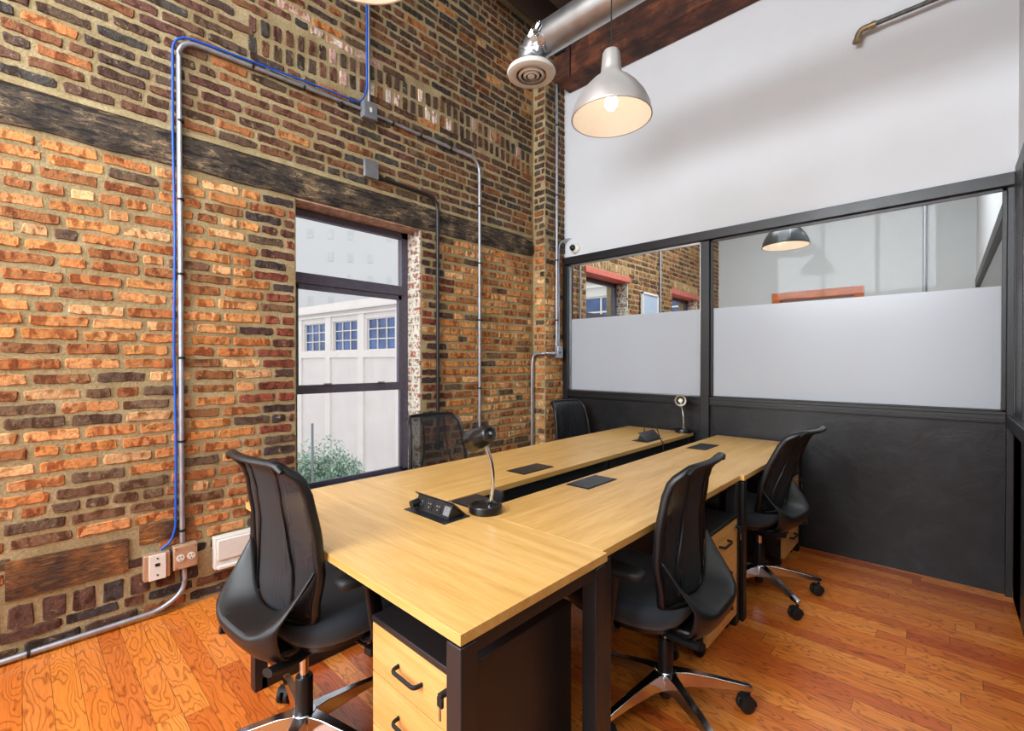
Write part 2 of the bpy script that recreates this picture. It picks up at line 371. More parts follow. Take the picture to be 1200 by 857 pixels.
rnd = random.Random(3)
def pick(pal, r=rnd):
    c = list(lin(r.choice(pal))[:3]); k = r.uniform(.82, 1.14); return tuple(min(1, x * k) for x in c)
P_OR = [(212,146,82),(198,128,66),(222,160,98),(182,112,58),(206,138,78),(160,102,56),(226,176,120),(194,124,68),(146,98,58),(216,152,94)]
P_OR2 = [(192,124,68),(156,98,56),(118,84,58),(202,138,84),(98,76,58),(214,164,112),(174,110,62),(110,86,64)]
P_DK = [(104,72,52),(90,64,48),(76,58,50),(124,82,54),(84,66,54),(112,74,54),(68,62,56),(140,88,52),(100,64,54),(92,70,52)]
P_BD = [(128,64,44),(96,56,44),(78,52,46),(146,78,54),(66,52,50)]
P_EF = [(216,196,184),(198,160,146),(92,58,44),(110,70,56)]
P_BOT = [(74,58,52),(92,62,50),(106,68,48),(64,56,54)]
def one_brick(mb, s0, s1, t0, t1, put, dep=.006):
    """one worn brick: jittered rounded outline raised from the mortar"""
    r = min(.007, (t1 - t0) * .25); n = 4; out = []
    L = s1 - s0; H = t1 - t0; j = lambda a: rnd.uniform(-a, a)
    if L > .12: n = 7
    pts = []
    for k in range(n): pts.append((s0 + r + (L - 2*r) * k / (n-1), t0))
    pts.append((s1, t0 + r)); pts.append((s1, t1 - r))
    for k in range(n): pts.append((s1 - r - (L - 2*r) * k / (n-1), t1))
    pts.append((s0, t1 - r)); pts.append((s0, t0 + r))
    cs, ct = (s0 + s1) / 2, (t0 + t1) / 2; d = dep * rnd.uniform(.5, 1.3)
    o = [(a + j(.004), b + j(.0046)) for a, b in pts]; N = len(o)
    i_ = [(cs + (a - cs) * (1 - .007 / (L/2)), ct + (b - ct) * (1 - .005 / (H/2))) for a, b in o]
    vs = [put(a, b, -.004) for a, b in o] + [put(a, b, d + j(.0015)) for a, b in i_]
    fs = [(k, (k+1) % N, N + (k+1) % N, N + k) for k in range(N)] + [tuple(range(N, 2*N))]
    mb.add(vs, fs)
CH = .0675
def brick_field(mb, sA, sB, z0, z1, put, pal, holes=(), skip=lambda s, z: False, phase=0):
    n = int((z1 - z0) / CH)
    for k in range(n):
        t0 = z0 + k * CH + rnd.uniform(-.002, .002); t1 = t0 + CH - .017
        wob = lambda s: .006 * math.sin(s * 2.1 + k)
        s = sA - rnd.uniform(.02, .1) - (.1 if k % 2 else 0)
        header = rnd.random() < .12
        while s < sB:
            L = (.092 if header or rnd.random() < .14 else .198) + rnd.uniform(-.01, .01)
            a, b = max(s, sA), min(s + L, sB); s += L + .014
            segs = [(a, b)]
            for (h0, h1, hz0, hz1) in holes:
                if t1 > hz0 and t0 < hz1:
                    ns = []
                    for (p, q) in segs:
                        if q <= h0 or p >= h1: ns.append((p, q))
                        else:
                            if p < h0 - .03: ns.append((p, h0 - .006))
                            if q > h1 + .03: ns.append((h1 + .006, q))
                    segs = ns
            for (p, q) in segs:
                if q - p < .035: continue
                m = (p + q) / 2
                if skip(m, (t0 + t1) / 2): continue
                mb.cur = pal(m, (t0 + t1) / 2); w = wob(m); one_brick(mb, p, q, t0 + w, t1 + w, put)
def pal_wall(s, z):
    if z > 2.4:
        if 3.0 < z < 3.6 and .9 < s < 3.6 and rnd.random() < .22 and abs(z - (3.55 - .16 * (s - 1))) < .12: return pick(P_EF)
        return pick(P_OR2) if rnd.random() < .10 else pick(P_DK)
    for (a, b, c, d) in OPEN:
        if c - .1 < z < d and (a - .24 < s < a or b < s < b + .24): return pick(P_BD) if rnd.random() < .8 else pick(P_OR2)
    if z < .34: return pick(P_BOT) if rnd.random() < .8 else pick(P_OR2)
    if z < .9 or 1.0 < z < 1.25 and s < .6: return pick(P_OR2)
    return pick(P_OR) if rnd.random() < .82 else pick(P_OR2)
putL = lambda s, z, d: (d, s, z)
def band_z(s): return 3.30 + .07 * math.cos((s - 2.2) * 1.4)
def in_band(s, z): return .9 < s < 3.5 and abs(z - band_z(s)) < .125
def in_foot(s, z): return s < .75 and .13 < z < .25 or (-.06 < s < .40 and .25 < z < .47) or (.40 < s < .66 and .38 < z < .5)
BM0, BM1 = 2.375, 2.555    # height of the timber set in the wall
mb = MB()
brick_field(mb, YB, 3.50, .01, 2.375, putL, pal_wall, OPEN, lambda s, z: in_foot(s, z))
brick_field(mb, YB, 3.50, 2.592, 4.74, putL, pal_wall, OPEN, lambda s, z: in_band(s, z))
s = .93
while s < 3.47:        # upright course
    zc = band_z(s)
    for z0 in (zc - .115, zc + .004):
        mb.cur = pick(P_EF[:2]) if rnd.random() < .22 else pick(P_DK); one_brick(mb, s, s + .052, z0, z0 + .10, putL)
    s += .071
s = -1.2
while s < .68:         # squat header course by the floor
    mb.cur = pick(P_BOT); one_brick(mb, s, s + .085, .135, .24, putL); s += .105
mb.build('brickwork', M['brick'], wall_left, smooth=0)
for y_, w_, z_, h_ in ((-.05, .42, .268, .175), (.415, .235, .385, .10)):
    b_ = MB(); b_.loft([[(-.02, y_ + w_*q_, z_ + .006 * math.sin(q_*9)), (.012, y_ + w_*q_, z_ + .004), (.016 + .004*math.sin(q_*17), y_ + w_*q_, z_ + h_*.5), (.011, y_ + w_*q_, z_ + h_ - .012*q_), (-.02, y_ + w_*q_, z_ + h_)] for q_ in [k/10 for k in range(11)]])
    b_.build('wood_block', M['block'], wall_left, smooth=50)
# brickwork of the room beyond the partition
mb = MB()
holes2 = OPEN + [(a - .03, b + .03, 2.36, 2.44) for a, b, _, _ in OPEN[1:3]]
def in_sold(s, z): return any(a - .05 < s < b + .05 and 2.44 < z < 2.56 for a, b, _, _ in OPEN[1:3])
P_NX = [(150,100,62),(128,84,54),(112,74,52),(166,118,76),(98,66,50),(140,88,54)]
brick_field(mb, YP + .1, YF, .01, 4.74, putL, lambda s, z: pick(P_NX), holes2, in_sold)
for a, b, _, _ in OPEN[1:3]:
    s = a - .04
    while s < b + .03: mb.cur = pick([(176,140,96),(190,156,112)]); one_brick(mb, s, s + .05, 2.452, 2.55, putL); s += .068
mb.build('brickwork', M['brick'], wall_left, smooth=0)

# brick pier where the partition meets the wall
PX, PY = .15, 3.53
pier = struct('wall_pier', MB().box((0, PY, 0), (PX, YP + .1, ZC)), M['mortar'], 'projecting brick pier between the side wall and the partition', smooth=0)
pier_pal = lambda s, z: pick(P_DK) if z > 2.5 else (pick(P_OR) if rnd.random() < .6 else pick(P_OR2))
mb = MB()
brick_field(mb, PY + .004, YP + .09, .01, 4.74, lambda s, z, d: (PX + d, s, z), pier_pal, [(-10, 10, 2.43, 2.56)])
mb.cur = None
mb2 = MB(); brick_field(mb2, .012, PX - .004, .01, 4.74, lambda s, z, d: (s, PY - d, z), pier_pal)
mb.v_off = 0
n = len(mb.v); mb.v += mb2.v; mb.f += [tuple(i + n for i in f) for f in mb2.f]; mb.c += mb2.c
mb.build('brickwork', M['brick'], pier, smooth=0)
MB().box((PX - .01, 3.58, 2.44), (PX + .012, YP + .05, 2.55)).build('wood_block', M['old_beam'], pier, bevel=.004)

# timber set in the wall above the window, ragged edge
mb = MB(); N = 90; rings = []
for i in range(N + 1):
    y = YB + (3.50 - YB) * i / N
    a = BM0 + .012 * mnoise.noise(Vector((y * 5, 0, 0))); b = BM1 + .014 * mnoise.noise(Vector((y * 4, 7, 0))) ; d = .016 + .010 * mnoise.noise(Vector((y * 7, 3, 1)))
    if y > 3.3: b -= (y - 3.3) * .15
    if y > 3.35: a += (y - 3.35) * .1
    rings.append([(-.05, y, a), (d * .6, y, a + .004), (d + .006, y, a + .05), (d, y, (a + b) / 2), (d + .004, y, b - .04), (d * .7, y, b), (-.05, y, b)])
mb.loft(rings)
tag(mb.build('timber_beam', M['old_beam'], smooth=60), 'dark charred timber set in the brick wall above the window', 'beam')
# mortar fillet above the timber
mb = MB(); rings = []
for i in range(N + 1):
    y = YB + (3.50 - YB) * i / N; w = .010 * mnoise.noise(Vector((y * 4, 2, 0)))
    rings.append([(-.02, y, 2.552), (.016 + w, y, 2.556), (.012 + w, y, 2.580 + w), (-.02, y, 2.60)])
mb.loft(rings).build('mortar_ledge', M['mortar'], wall_left, smooth=60)

def sash_window(idx, y0, y1, z0, z1, label, detail=True):
    """frame set 16 cm into the brick opening"""
    F = M['window_frame']; xo = -.16
    w = MB().box((xo - .05, y0 - .01, z0 - .01), (xo, y0 + .06, z1 + .01)).box((xo - .05, y1 - .07, z0 - .01), (xo, y1 + .01, z1 + .01)) \
        .box((xo - .05, y0, z1 - .055), (xo, y1, z1 + .01)).box((xo - .05, y0, z0 - .01), (xo, y1, z0 + .035)).build('window_%d' % idx, F, bevel=.003)
    tag(w, label, 'window', None, 'structure')
    zt = z0 + 1.42; zs = z0 + .67
    MB().box((xo - .055, y0 + .05, zt), (xo + .012, y1 - .06, zt + .075)).build('transom', F, w, bevel=.004)
    sb = MB().box((xo - .04, y0 + .05, zs), (xo + .006, y1 - .06, zs + .06)).build('meeting_rail', F, w, bevel=.003)
    up = MB()
    for ya, yb in ((y0 + .055, y0 + .085), (y1 - .10, y1 - .065)): up.box((xo - .03, ya, zs + .05), (xo + .002, yb, zt))
    up.box((xo - .03, y0 + .06, zt - .035), (xo + .002, y1 - .07, zt + .005)).build('upper_sash', F, w, bevel=.002)
    lo = MB()
    for ya, yb in ((y0 + .055, y0 + .075), (y1 - .09, y1 - .068)): lo.box((xo - .02, ya, z0 + .03), (xo + .004, yb, zs + .01))
    lo.box((xo - .02, y0 + .06, z0 + .03), (xo + .004, y1 - .07, z0 + .055)).build('lower_sash', F, w, bevel=.002)
    for k in range(2):
        yy = y0 + .25 + k * .42
        MB().box((xo + .004, yy, zs + .058), (xo + .02, yy + .06, zs + .07)).build('sash_lock', M['galv'], sb, bevel=.003)
    for za, zb in ((zt + .05, z1 - .04), (zs + .05, zt + .01), (z0 + .03, zs + .01)):
        MB().box((xo - .028, y0 + .05, za), (xo - .022, y1 - .065, zb)).build('pane', M['win_glass'], w, smooth=0)
    # sill board and flaking reveal
    MB().box((xo, y0 + .002, z0 - .0), (.012, y1 - .002, z0 + .018)).build('sill', M['window_frame'], w, bevel=.003)
    MB().box((xo, y1 - .012, z0 + .018), (-.001, y1 + .001, z1)).build('reveal', M['white_brick'], w, smooth=0)
    MB().box((xo, y0 - .001, z0 + .018), (-.003, y0 + .006, z1)).build('reveal', M['mortar'], w, smooth=0)
    MB().box((xo, y0 + .008, z1 - .006), (.004, y1 - .012, z1 + .004)).build('head_board', M['red_lintel'] if idx in (2, 3) else M['flaky'], w, bevel=.003)
    return w
sash_window(1, *OPEN[0], 'tall dark framed sash window over the desks, white buildings outside')
w2 = sash_window(2, *OPEN[1], 'sash window in the brick wall beyond the partition, nearest of the two')
w3 = sash_window(3, *OPEN[2], 'sash window in the brick wall beyond the partition, farther one')
sash_window(4, *OPEN[3], 'sash window behind the viewpoint')
for w, (a, b, _, _) in ((w2, OPEN[1]), (w3, OPEN[2])):
    MB().box((-.05, a - .03, 2.365), (.02, b + .03, 2.435)).build('red_lintel', M['red_lintel'], w, bevel=.004)

# far wall above the partition, right wall, back wall, far wall of next room
struct('wall_far', MB().box((PX, YP, 2.39), (XR + .02, YP + .10, ZC)), M['white_wall'], 'white plaster wall above the black partition', smooth=0)
mb = MB().box((XR + .012, YB, 2.43), (XR + .12, YF, 2.7)).box((XR + .012, YB, 4.3), (XR + .12, YF, ZC)).box((XR + .012, YB, 2.7), (XR + .12, -2.85, 4.3)).box((XR + .012, -.45, 2.7), (XR + .12, YF, 4.3))
struct('wall_right', mb, M['white_wall'], 'white plaster wall at the right above the black frame', smooth=0)
w7 = MB().box((XR + .03, -2.85, 2.7), (XR + .09, -2.79, 4.3)).box((XR + .03, -.51, 2.7), (XR + .09, -.45, 4.3)).box((XR + .03, -2.85, 2.7), (XR + .09, -.45, 2.76)).box((XR + .03, -2.85, 4.24), (XR + .09, -.45, 4.3)).box((XR + .03, -1.68, 2.7), (XR + .09, -1.62, 4.3)).build('window_7', M['window_frame'])  # unseen high window, added so a lamp can wash the white wall
tag(w7, 'added high fill-light window in the right wall behind the viewpoint', 'window', None, 'structure')
MB().box((XR + .055, -2.8, 2.75), (XR + .061, -.5, 4.25)).build('pane', M['win_glass'], w7, smooth=0)
mb = MB()      # back wall with a wide opening added to let in fill light
mb.box((-.3, YB - .15, -.06), (.35, YB, ZC)).box((XR - .35, YB - .15, -.06), (XR + .12, YB, ZC)).box((.35, YB - .15, -.06), (XR - .35, YB, .5)).box((.35, YB - .15, 2.5), (XR - .35, YB, 2.6)).box((.35, YB - .15, 4.2), (XR - .35, YB, ZC))
struct('wall_back', mb, M['white_wall'], 'white wall behind the viewpoint', smooth=0)
mb = MB()
for x in (.35, 1.19, 2.05, 2.89): mb.box((x, YB - .1, .5), (x + .06, YB - .04, 4.2))
for z in (.5, 1.7, 2.44, 2.6, 4.14): mb.box((.35, YB - .1, z), (XR - .35, YB - .04, z + .06))
w5 = mb.build('window_5', M['window_frame']); tag(w5, 'added tall fill-light window behind the viewpoint', 'window', None, 'structure')  # unseen window frame added around the back fill lamps
MB().box((.35, YB - .075, .52), (XR - .35, YB - .069, 4.18)).build('pane', M['win_glass'], w5, smooth=0)
wn = MB().box((-.1, YF, 0), (.88, YF + .12, ZC)).box((2.12, YF, 0), (4.4, YF + .12, ZC)).box((.88, YF, 2.48), (2.12, YF + .12, ZC))
struct('wall_next_room', wn, M['next_wall'], 'white wall at the far end of the room beyond', smooth=0)
d = MB()
for a, b in ((.88, 1.0), (2.0, 2.12)): d.box((a, YF - .025, 0), (b, YF + .05, 2.48))
d.box((.88, YF - .03, 2.36), (2.12, YF + .05, 2.485))
dr = d.build('door_1', M['orange_wood'], bevel=.004); tag(dr, 'orange wood cased doorway in the far white wall', 'door', None, 'structure')
MB().box((1.0, YF + .05, 0), (2.0, YF + .09, 2.36)).build('door_leaf', M['next_wall'], dr)

# ---- black framed glass partition
def partition():
    fr = MB().box((PX, YP - .03, 2.322), (XR, YP + .08, 2.395)).build('wall_partition', M['frame_black'], bevel=.003)
    tag(fr, 'black framed partition with frosted glass above dark slate panels', 'partition', None, 'structure')
    def post(x0, x1, d=.03, n='post'): MB().box((x0, YP - d, 0), (x1, YP + .07, 2.31)).build(n, M['frame_black'], fr, bevel=.003)
    post(PX + .005, PX + .065); post(1.555, 1.625); post(XR - .03, XR + .0)
    s_ = MB(); s_.box((PX + .065, YP - .012, .975), (XR - .03, YP + .06, 1.045)); s_.box((PX + .065, YP - .028, .985), (XR - .03, YP - .01, 1.0)); s_.box((PX + .065, YP - .022, 1.025), (XR - .03, YP - .01, 1.045))
    s_.build('rail', M['frame_black'], fr, bevel=.002)
    for a, b in ((PX + .065, 1.555), (1.625, XR - .03)):
        MB().box((a, YP + .005, 0), (b, YP + .04, .98)).build('slate_panel', M['slate'], fr, smooth=0)
        g = MB().box((a, YP + .022, 1.04), (b, YP + .030, 2.33)).build('glass_pane', M['glass'], fr, smooth=0)
        MB().box((a + .02, YP + .0175, 1.05), (b - .02, YP + .0205, 1.765)).build('frosted_film', M['frost'], g, smooth=0)
        t_ = MB()
        t_.box((a, YP + .002, 1.045), (a + .018, YP + .016, 2.32)).box((b - .018, YP + .002, 1.045), (b, YP + .016, 2.32)).box((a, YP + .002, 2.302), (b, YP + .016, 2.32)).box((a, YP + .002, 1.045), (b, YP + .016, 1.055))
        t_.build('glazing_bead', M['galv'] if a < 1 else M['frame_black'], fr, bevel=.001)
partition()
# right hand partition, seen edge-on
fr = MB().box((XR, YB, 2.33), (XR + .09, YF, 2.43)).build('wall_side_partition', M['frame_black'], bevel=.003)
tag(fr, 'black framed glazed partition along the right edge', 'partition', None, 'structure')
MB().box((XR, 3.46, 0), (XR + .06, YP - .04, 2.33)).build('post', M['frame_black'], fr, bevel=.003)
for y in (2.2, .9, -.5, -1.9): MB().box((XR, y, 0), (XR + .06, y + .06, 2.33)).build('post', M['frame_black'], fr, bevel=.003)
MB().box((XR - .03, YB, .96), (XR + .08, YP - .04, 1.03)).build('ledge', M['frame_black'], fr, bevel=.003)
MB().box((XR, YB, 0), (XR + .05, YP - .04, .96)).build('slate_panel', M['slate'], fr, smooth=0)
MB().box((XR + .025, YB, 1.03), (XR + .032, 3.46, 2.33)).build('glass_pane', M['glass'], fr, smooth=0)
MB().box((XR, YP + .08, 0), (XR + .05, YF, 1.0)).build('slate_panel', M['slate'], fr, smooth=0)
MB().box((XR + .025, YP + .08, 1.0), (XR + .032, YF, 2.33)).build('glass_pane', M['glass'], fr, smooth=0)
# corridor wall beyond the right partition
struct('wall_corridor', MB().box((XR + 1.3, YB, -.06), (XR + 1.4, YF, ZC)), M['next_wall'], 'pale corridor wall beyond the side partition', smooth=0)
struct('floor_corridor', MB().box((XR, YB, -.06), (XR + 1.3, YF, 0)), M['floor'], 'corridor floor beyond the side partition', smooth=0)
struct('ceiling_corridor', MB().box((XR + .12, YB, 2.9), (XR + 1.3, YF, 3.0)), M['white_wall'], 'corridor ceiling beyond the side partition', smooth=0)

# big roof beam on top of the white wall
tag(MB().box((.22, YP - .26, 4.06), (XR + .01, YP - .002, 4.50)).build('roof_beam', M['roof_beam'], bevel=.008), 'large red-brown timber roof beam above the white wall', 'beam')
hk = MB(); hk.box((.24, YP - .285, 4.30), (.36, YP - .262, 4.52)); hk.tube([(.42, YP - .275, 4.5), (.42, YP - .275, 4.0)], .006)
tag(hk.build('beam_bracket', M['black_metal'], bevel=.002), 'small black steel strap on the left end of the roof beam', 'bracket')

# ------------------------------------------------------------------ wall fittings
def conduit(name, pts, r, m, label, cat='conduit', rb=.07, clips=()):
    o = MB().tube(bend(pts, rb, 8), r, 14).build(name, m, smooth=60); tag(o, label, cat)
    for c, ax in clips:
        k = MB(); c = Vector(c)
        d = Vector(ax)
        k.cyl(c - d * .006, c + d * .006, r * 1.35, 14); k.build('strap', M['slot'], o)
    return o
XW = .022
conduit('steel_conduit', [(XW, .595, .355), (XW, .587, 3.06), (XW, 1.64, 3.105)], .0125, M['conduit'],
        'grey steel conduit rising from the outlet box and bending right below the ceiling', rb=.10,
        clips=[((XW, .594, z), (0, 0, 1)) for z in (.42, .9, 1.35, 1.8, 2.2, 2.62)] + [((XW, y, 3.08), (0, 1, 0)) for y in (.95, 1.25, 1.5)])
conduit('blue_data_cable', [(.026, .50, .342), (.026, .545, .375), (.020, .566, .44), (.018, .570, .9), (.018, .562, 1.4), (.018, .569, 2.0), (.018, .561, 2.6), (.020, .562, 3.080), (.028, 1.3, 3.126), (.028, 1.64, 3.14), (.026, 1.688, 3.24), (.022, 1.690, 4.74)], .0062, M['blue_cable'],
        'blue data cable tied to the tall steel conduit on the brick wall', 'cable', rb=.10)
conduit('steel_conduit', [(XW, 1.76, 3.105), (XW, 2.775, 3.10), (XW, 2.775, .62)], .0125, M['conduit'],
        'grey steel conduit bending down the brick wall right of the window', rb=.12,
        clips=[((XW, y, 3.10), (0, 1, 0)) for y in (1.9, 2.15, 2.45)] + [((XW, 2.775, z), (0, 0, 1)) for z in (2.7, 2.2, 1.7, 1.1)])
conduit('steel_conduit', [(XW, 1.705, 3.15), (XW, 1.705, 4.76)], .010, M['conduit'], 'vertical conduit rising from the grey junction box to the ceiling')
def wall_box(name, y0, y1, z0, z1, d, m, label, cat, cover=None):
    o = thing(name, label, cat, (.012, (y0 + y1) / 2, z0)); hy = (y1 - y0) / 2; h = z1 - z0
    MB().box((0, -hy, 0), (d, hy, h)).build('box', m, o, bevel=.003)
    return o, hy, h
o, hy, h = wall_box('junction_box', 1.645, 1.755, 3.045, 3.16, .045, M['gray_box'], 'small grey junction box where the conduits meet above the window', 'junction box')
MB().box((.045, -hy + .006, .006), (.049, hy - .006, h - .006)).build('cover', M['gray_box'], o, bevel=.001)
MB().box((.049, -.008, .045), (.052, .008, .075)).build('knockout', M['white_plastic'], o)
o, hy, h = wall_box('blank_cover_plate', 1.665, 1.765, 2.64, 2.76, .03, M['gray_box'], 'pale blank electrical plate above the window', 'electrical plate')
MB().box((.03, -hy - .003, -.003), (.034, hy + .003, h + .003)).build('cover', M['galv'], o, bevel=.001)
conduit('dark_conduit', [(XW, 1.77, 2.665), (XW, 2.315, 2.655), (XW, 2.315, .62)], .014, M['dark_conduit'], 'dark conduit bending down beside the right edge of the window', rb=.12)
# outlet trio near the floor
o, hy, h = wall_box('data_outlet', .425, .535, .205, .335, .045, M['box_steel'], 'white data outlet plate on a steel box, left of the power outlet', 'outlet')
MB().box((.045, -.035, .0), (.053, .036, h)).build('plate', M['white_plastic'], o, bevel=.002)
MB().box((.053, -.010, .070), (.055, .010, .085)).build('jack', M['slot'], o)
for z_ in (.11, .025): MB().cyl((.053, 0, z_), (.056, 0, z_), .004, 10).build('screw', M['slot'], o)
o, hy, h = wall_box('power_outlet', .548, .655, .225, .350, .05, M['box_steel'], 'square steel power outlet box with two round white sockets', 'outlet')
MB().box((.05, -hy + .002, .004), (.054, hy - .002, h - .004)).build('cover', M['box_steel'], o, bevel=.002)
for s_ in (-1, 1):
    f = MB().cyl((.054, s_ * .024, .062), (.058, s_ * .024, .062), .018, 20).build('socket', M['white_plastic'], o)
    MB().box((.058, s_*.024 - .008, .062), (.0595, s_*.024 - .005, .073)).box((.058, s_*.024 + .005, .062), (.0595, s_*.024 + .008, .073)).cyl((.058, s_*.024, .052), (.0595, s_*.024, .052), .003, 8).build('slots', M['slot'], f)
for a in (-1, 1):
    for b in (.012, h - .012): MB().cyl((.054, a * (hy - .012), b), (.057, a * (hy - .012), b), .004, 8).build('screw', M['galv'], o)
conduit('steel_conduit', [(.03, .60, .222), (.03, .605, .10), (.035, .50, .030), (.035, -.6, .016), (.035, -3.0, .016)], .0125, M['conduit'], 'grey conduit curving from the power outlet along the foot of the brick wall', rb=.12,
        clips=[((.035, .02, .022), (0, 1, 0))])
o, hy, h = wall_box('heater_panel', .735, 1.02, .17, .345, .055, M['white_plastic'], 'low white rectangular wall unit behind the left chair', 'wall unit')
MB().box((.055, -hy + .012, .05), (.066, hy - .012, h - .012)).build('cover', M['white_plastic'], o, bevel=.004)
MB().box((.055, -hy + .012, .0), (.070, hy - .012, .018)).build('lip', M['white_plastic'], o, bevel=.003)
MB().box((.066, .03, h - .05), (.068, .12, h - .018)).build('switch_panel', M['gray_box'], o)
# conduits on the pier
XP = PX + .024
conduit('steel_conduit', [(XP, 3.685, 1.47), (XP, 3.685, 4.30), (XP + .02, 3.66, 4.50), (XP + .35, 3.40, 4.56)], .0125, M['conduit'], 'tall conduit on the brick pier rising from the small box to the ceiling', rb=.12,
        clips=[((XP, 3.685, z), (0, 0, 1)) for z in (1.75, 2.35, 3.0, 3.7)])
conduit('steel_conduit', [(XP, 3.72, 1.47), (XP, 3.72, 2.53), (XP + .02, YP - .02, 2.58), (XP + .07, YP + .01, 2.585)], .010, M['conduit'], 'thin conduit on the brick pier hooking into the white wall above the camera', rb=.06)
o = thing('junction_box', 'small grey box on the brick pier beneath the two conduits', 'junction box', (PX + .012, 3.70, 1.37))
MB().box((0, -.035, 0), (.045, .045, .115)).build('box', M['conduit'], o, bevel=.004); MB().cyl((.04, 0, .055), (.045, 0, .055), .012, 12).build('cover_screw', M['conduit'], o)
conduit('steel_conduit', [(XP, 3.662, 1.415), (XP, 3.500, 1.415), (.035, 3.488, 1.410), (.028, 3.475, 1.30), (.028, 3.475, .03)], .0125, M['conduit'], 'short conduit dropping from the pier box to the floor', rb=.05)
MB_ = MB().cyl((XP, 3.60, 1.415), (XP, 3.64, 1.415), .017, 14); MB_.build('coupling', M['conduit'], [x for x in bpy.data.objects if x.get('label', '').startswith('short conduit')][0])
# dome camera
o = thing('security_camera', 'small white dome camera with a black eye above the partition corner', 'camera', (.30, YP - .001, 2.475))
Mx = Matrix.Rotation(PI / 2, 4, 'X')
MB().lathe([(.052, 0), (.052, .014), (.045, .026), (.03, .034)], 28, Mx).build('housing', M['white_plastic'], o)
MB().lathe([(.001, -.0), (.026, .004), (.031, .016), (.024, .032), (.010, .040), (.001, .041)], 24, Matrix.Translation((-.012, -.03, .002)) @ Mx).build('eye', M['lid_black'], o)
# sprinkler pipe
o = MB().cyl((2.64, YP - .07, 3.50), (XR + .012, YP - .07, 3.515), .014, 16).build('sprinkler_pipe', M['pipe']); tag(o, 'old pipe with a brass elbow high on the white wall', 'pipe')
e = MB().tube(bend([(2.665, YP - .07, 3.5), (2.60, YP - .07, 3.5), (2.585, YP - .07, 3.435)], .04), .019, 14)
e.cyl((2.685, YP - .07, 3.5), (2.66, YP - .07, 3.5), .022, 12); e.cyl((2.585, YP - .07, 3.445), (2.583, YP - .07, 3.425), .022, 8)
e.build('elbow', M['brass'], o)

# ------------------------------------------------------------------ duct
o = thing('air_duct', 'shiny round galvanised air duct with an elbow, below the ceiling', 'duct', (1.12, 2.20, 3.12))
mb = MB(); r = .112
r = .088; path = [(0, 0, .10), (0, 0, .17)] + [tuple(p) for p in arc((.19, 0, .17), .19, PI, PI / 2 + .35, 3, (1,0,0), (0,0,1))][1:]
e_ = Vector(path[-1])
mb.tube([(0, 0, .045), (0, 0, .085)], .086, 36, up=(0,1,0))
mb.build('neck', M['galv'], o, smooth=30)
mb = MB().tube([(0,0,.080), (0.006,0,.110), (.040,0,.158), (.14,0,.182)], r, 36, up=(0,1,0))
mb.build('elbow', M['galv'], o, smooth=12)
mb = MB().tube([(.085,0,.176), (2.18, 0.0, .190)], r + .004, 44, up=(0,1,0)); mb.build('pipe_run', M['galv'], o, smooth=60)
mb = MB(); 
for p, q in (((0,0,.076), (0,0,.086)),): mb.cyl(p, q, r + .006, 36)
mb.tube([(.012, 0, .122), (.019, 0, .132)], r + .008, 36, up=(0,1,0)); mb.build('seam_ring', M['galv'], o)
rr = random.Random(5); mb = MB()
for k in range(16):     # crumpled foil tape at the joint
    a = -PI/2 - .3 + rr.uniform(-.8, .8); c = Vector((.115 + rr.uniform(-.03, .03), (r + .010) * math.sin(a), (.176) + (r + .010) * math.cos(a)))
    R_ = Matrix.Translation(c) @ Matrix.Rotation(-a, 4, 'X') @ Matrix.Rotation(rr.uniform(-.8, .8), 4, 'Z') @ Matrix.Rotation(rr.uniform(-.5, .5), 4, 'Y')
    mb.xbox(R_, (-.022, -.02, -.002), (.022, .02, .002))
mb.build('foil_tape', M['chrome'], o, bevel=.001)
dv = MB().lathe([(.096, .0), (.120, -.004), (.146, .006), (.152, .020), (.146, .032), (.10, .045), (.095, .045), (.095, .02), (.094, .006)], 44, cap=False).build('diffuser', M['vent'], o)
for ra, rb_, zz in ((.066, .080, -.004), (.036, .050, -.006)):
    MB().lathe([(ra, zz), (rb_, zz + .008), (rb_, zz + .014), (ra, zz + .008)], 36, cap=False).build('ring', M['vent'], dv)
MB().lathe([(.020, -.008), (.024, -.002), (.018, .004)], 24).build('knob', M['vent'], dv)
MB().lathe([(.094, .040), (.094, .044)], 24).build('damper', M['slot'], dv)

# ------------------------------------------------------------------ pendants
def pendant(loc, label, out, group, top=4.76):
    o = thing('pendant_lamp', label, 'pendant lamp', loc, 0, group); R = .19
    prof = [(R, 0), (R - .002, .012), (.180, .050), (.160, .092), (.130, .135), (.095, .172), (.065, .196), (.052, .212), (.048, .225), (.046, .24), (.040, .31), (.034, .322), (.008, .326)]
    sh = MB().lathe(prof, 56, cap=False).build('shade', out, o, smooth=60, solid=.003)
    inn = [(r_ - .004, z + .001) for r_, z in prof[:8]]
    MB().lathe(inn, 56, cap=False).build('lining', M['shade_in'], o, smooth=60)
    sk = MB().lathe([(.018, .15), (.02, .21)], 20).build('socket', M['white_plastic'], o)
    MB().lathe([(.004, .040), (.016, .044), (.027, .058), (.031, .076), (.027, .098), (.017, .122), (.015, .152)], 24).build('bulb', M['bulb'], o)
    MB().cyl((0, 0, .322), (0, 0, top - loc[2]), .0035, 8).build('cord', M['slot'], o)
    MB().lathe([(.05, top - loc[2] - .04), (.055, top - loc[2])], 20).build('ceiling_rose', M['black_plastic'], o)
    return o
PEND = [(1.84, 1.955, 2.50), (1.80, .66, 2.485)]
pendant(PEND[0], 'brushed metal dome pendant lamp hanging in full view over the desks', M['shade_out'], 'pendant lamps over the desks')
pendant(PEND[1], 'brushed metal pendant lamp cut off by the top edge of the picture', M['shade_out'], 'pendant lamps over the desks')
pendant((1.95, 4.78, 2.385), 'black dome pendant lamp hanging in the room beyond the glass', M['shade_black'], None)
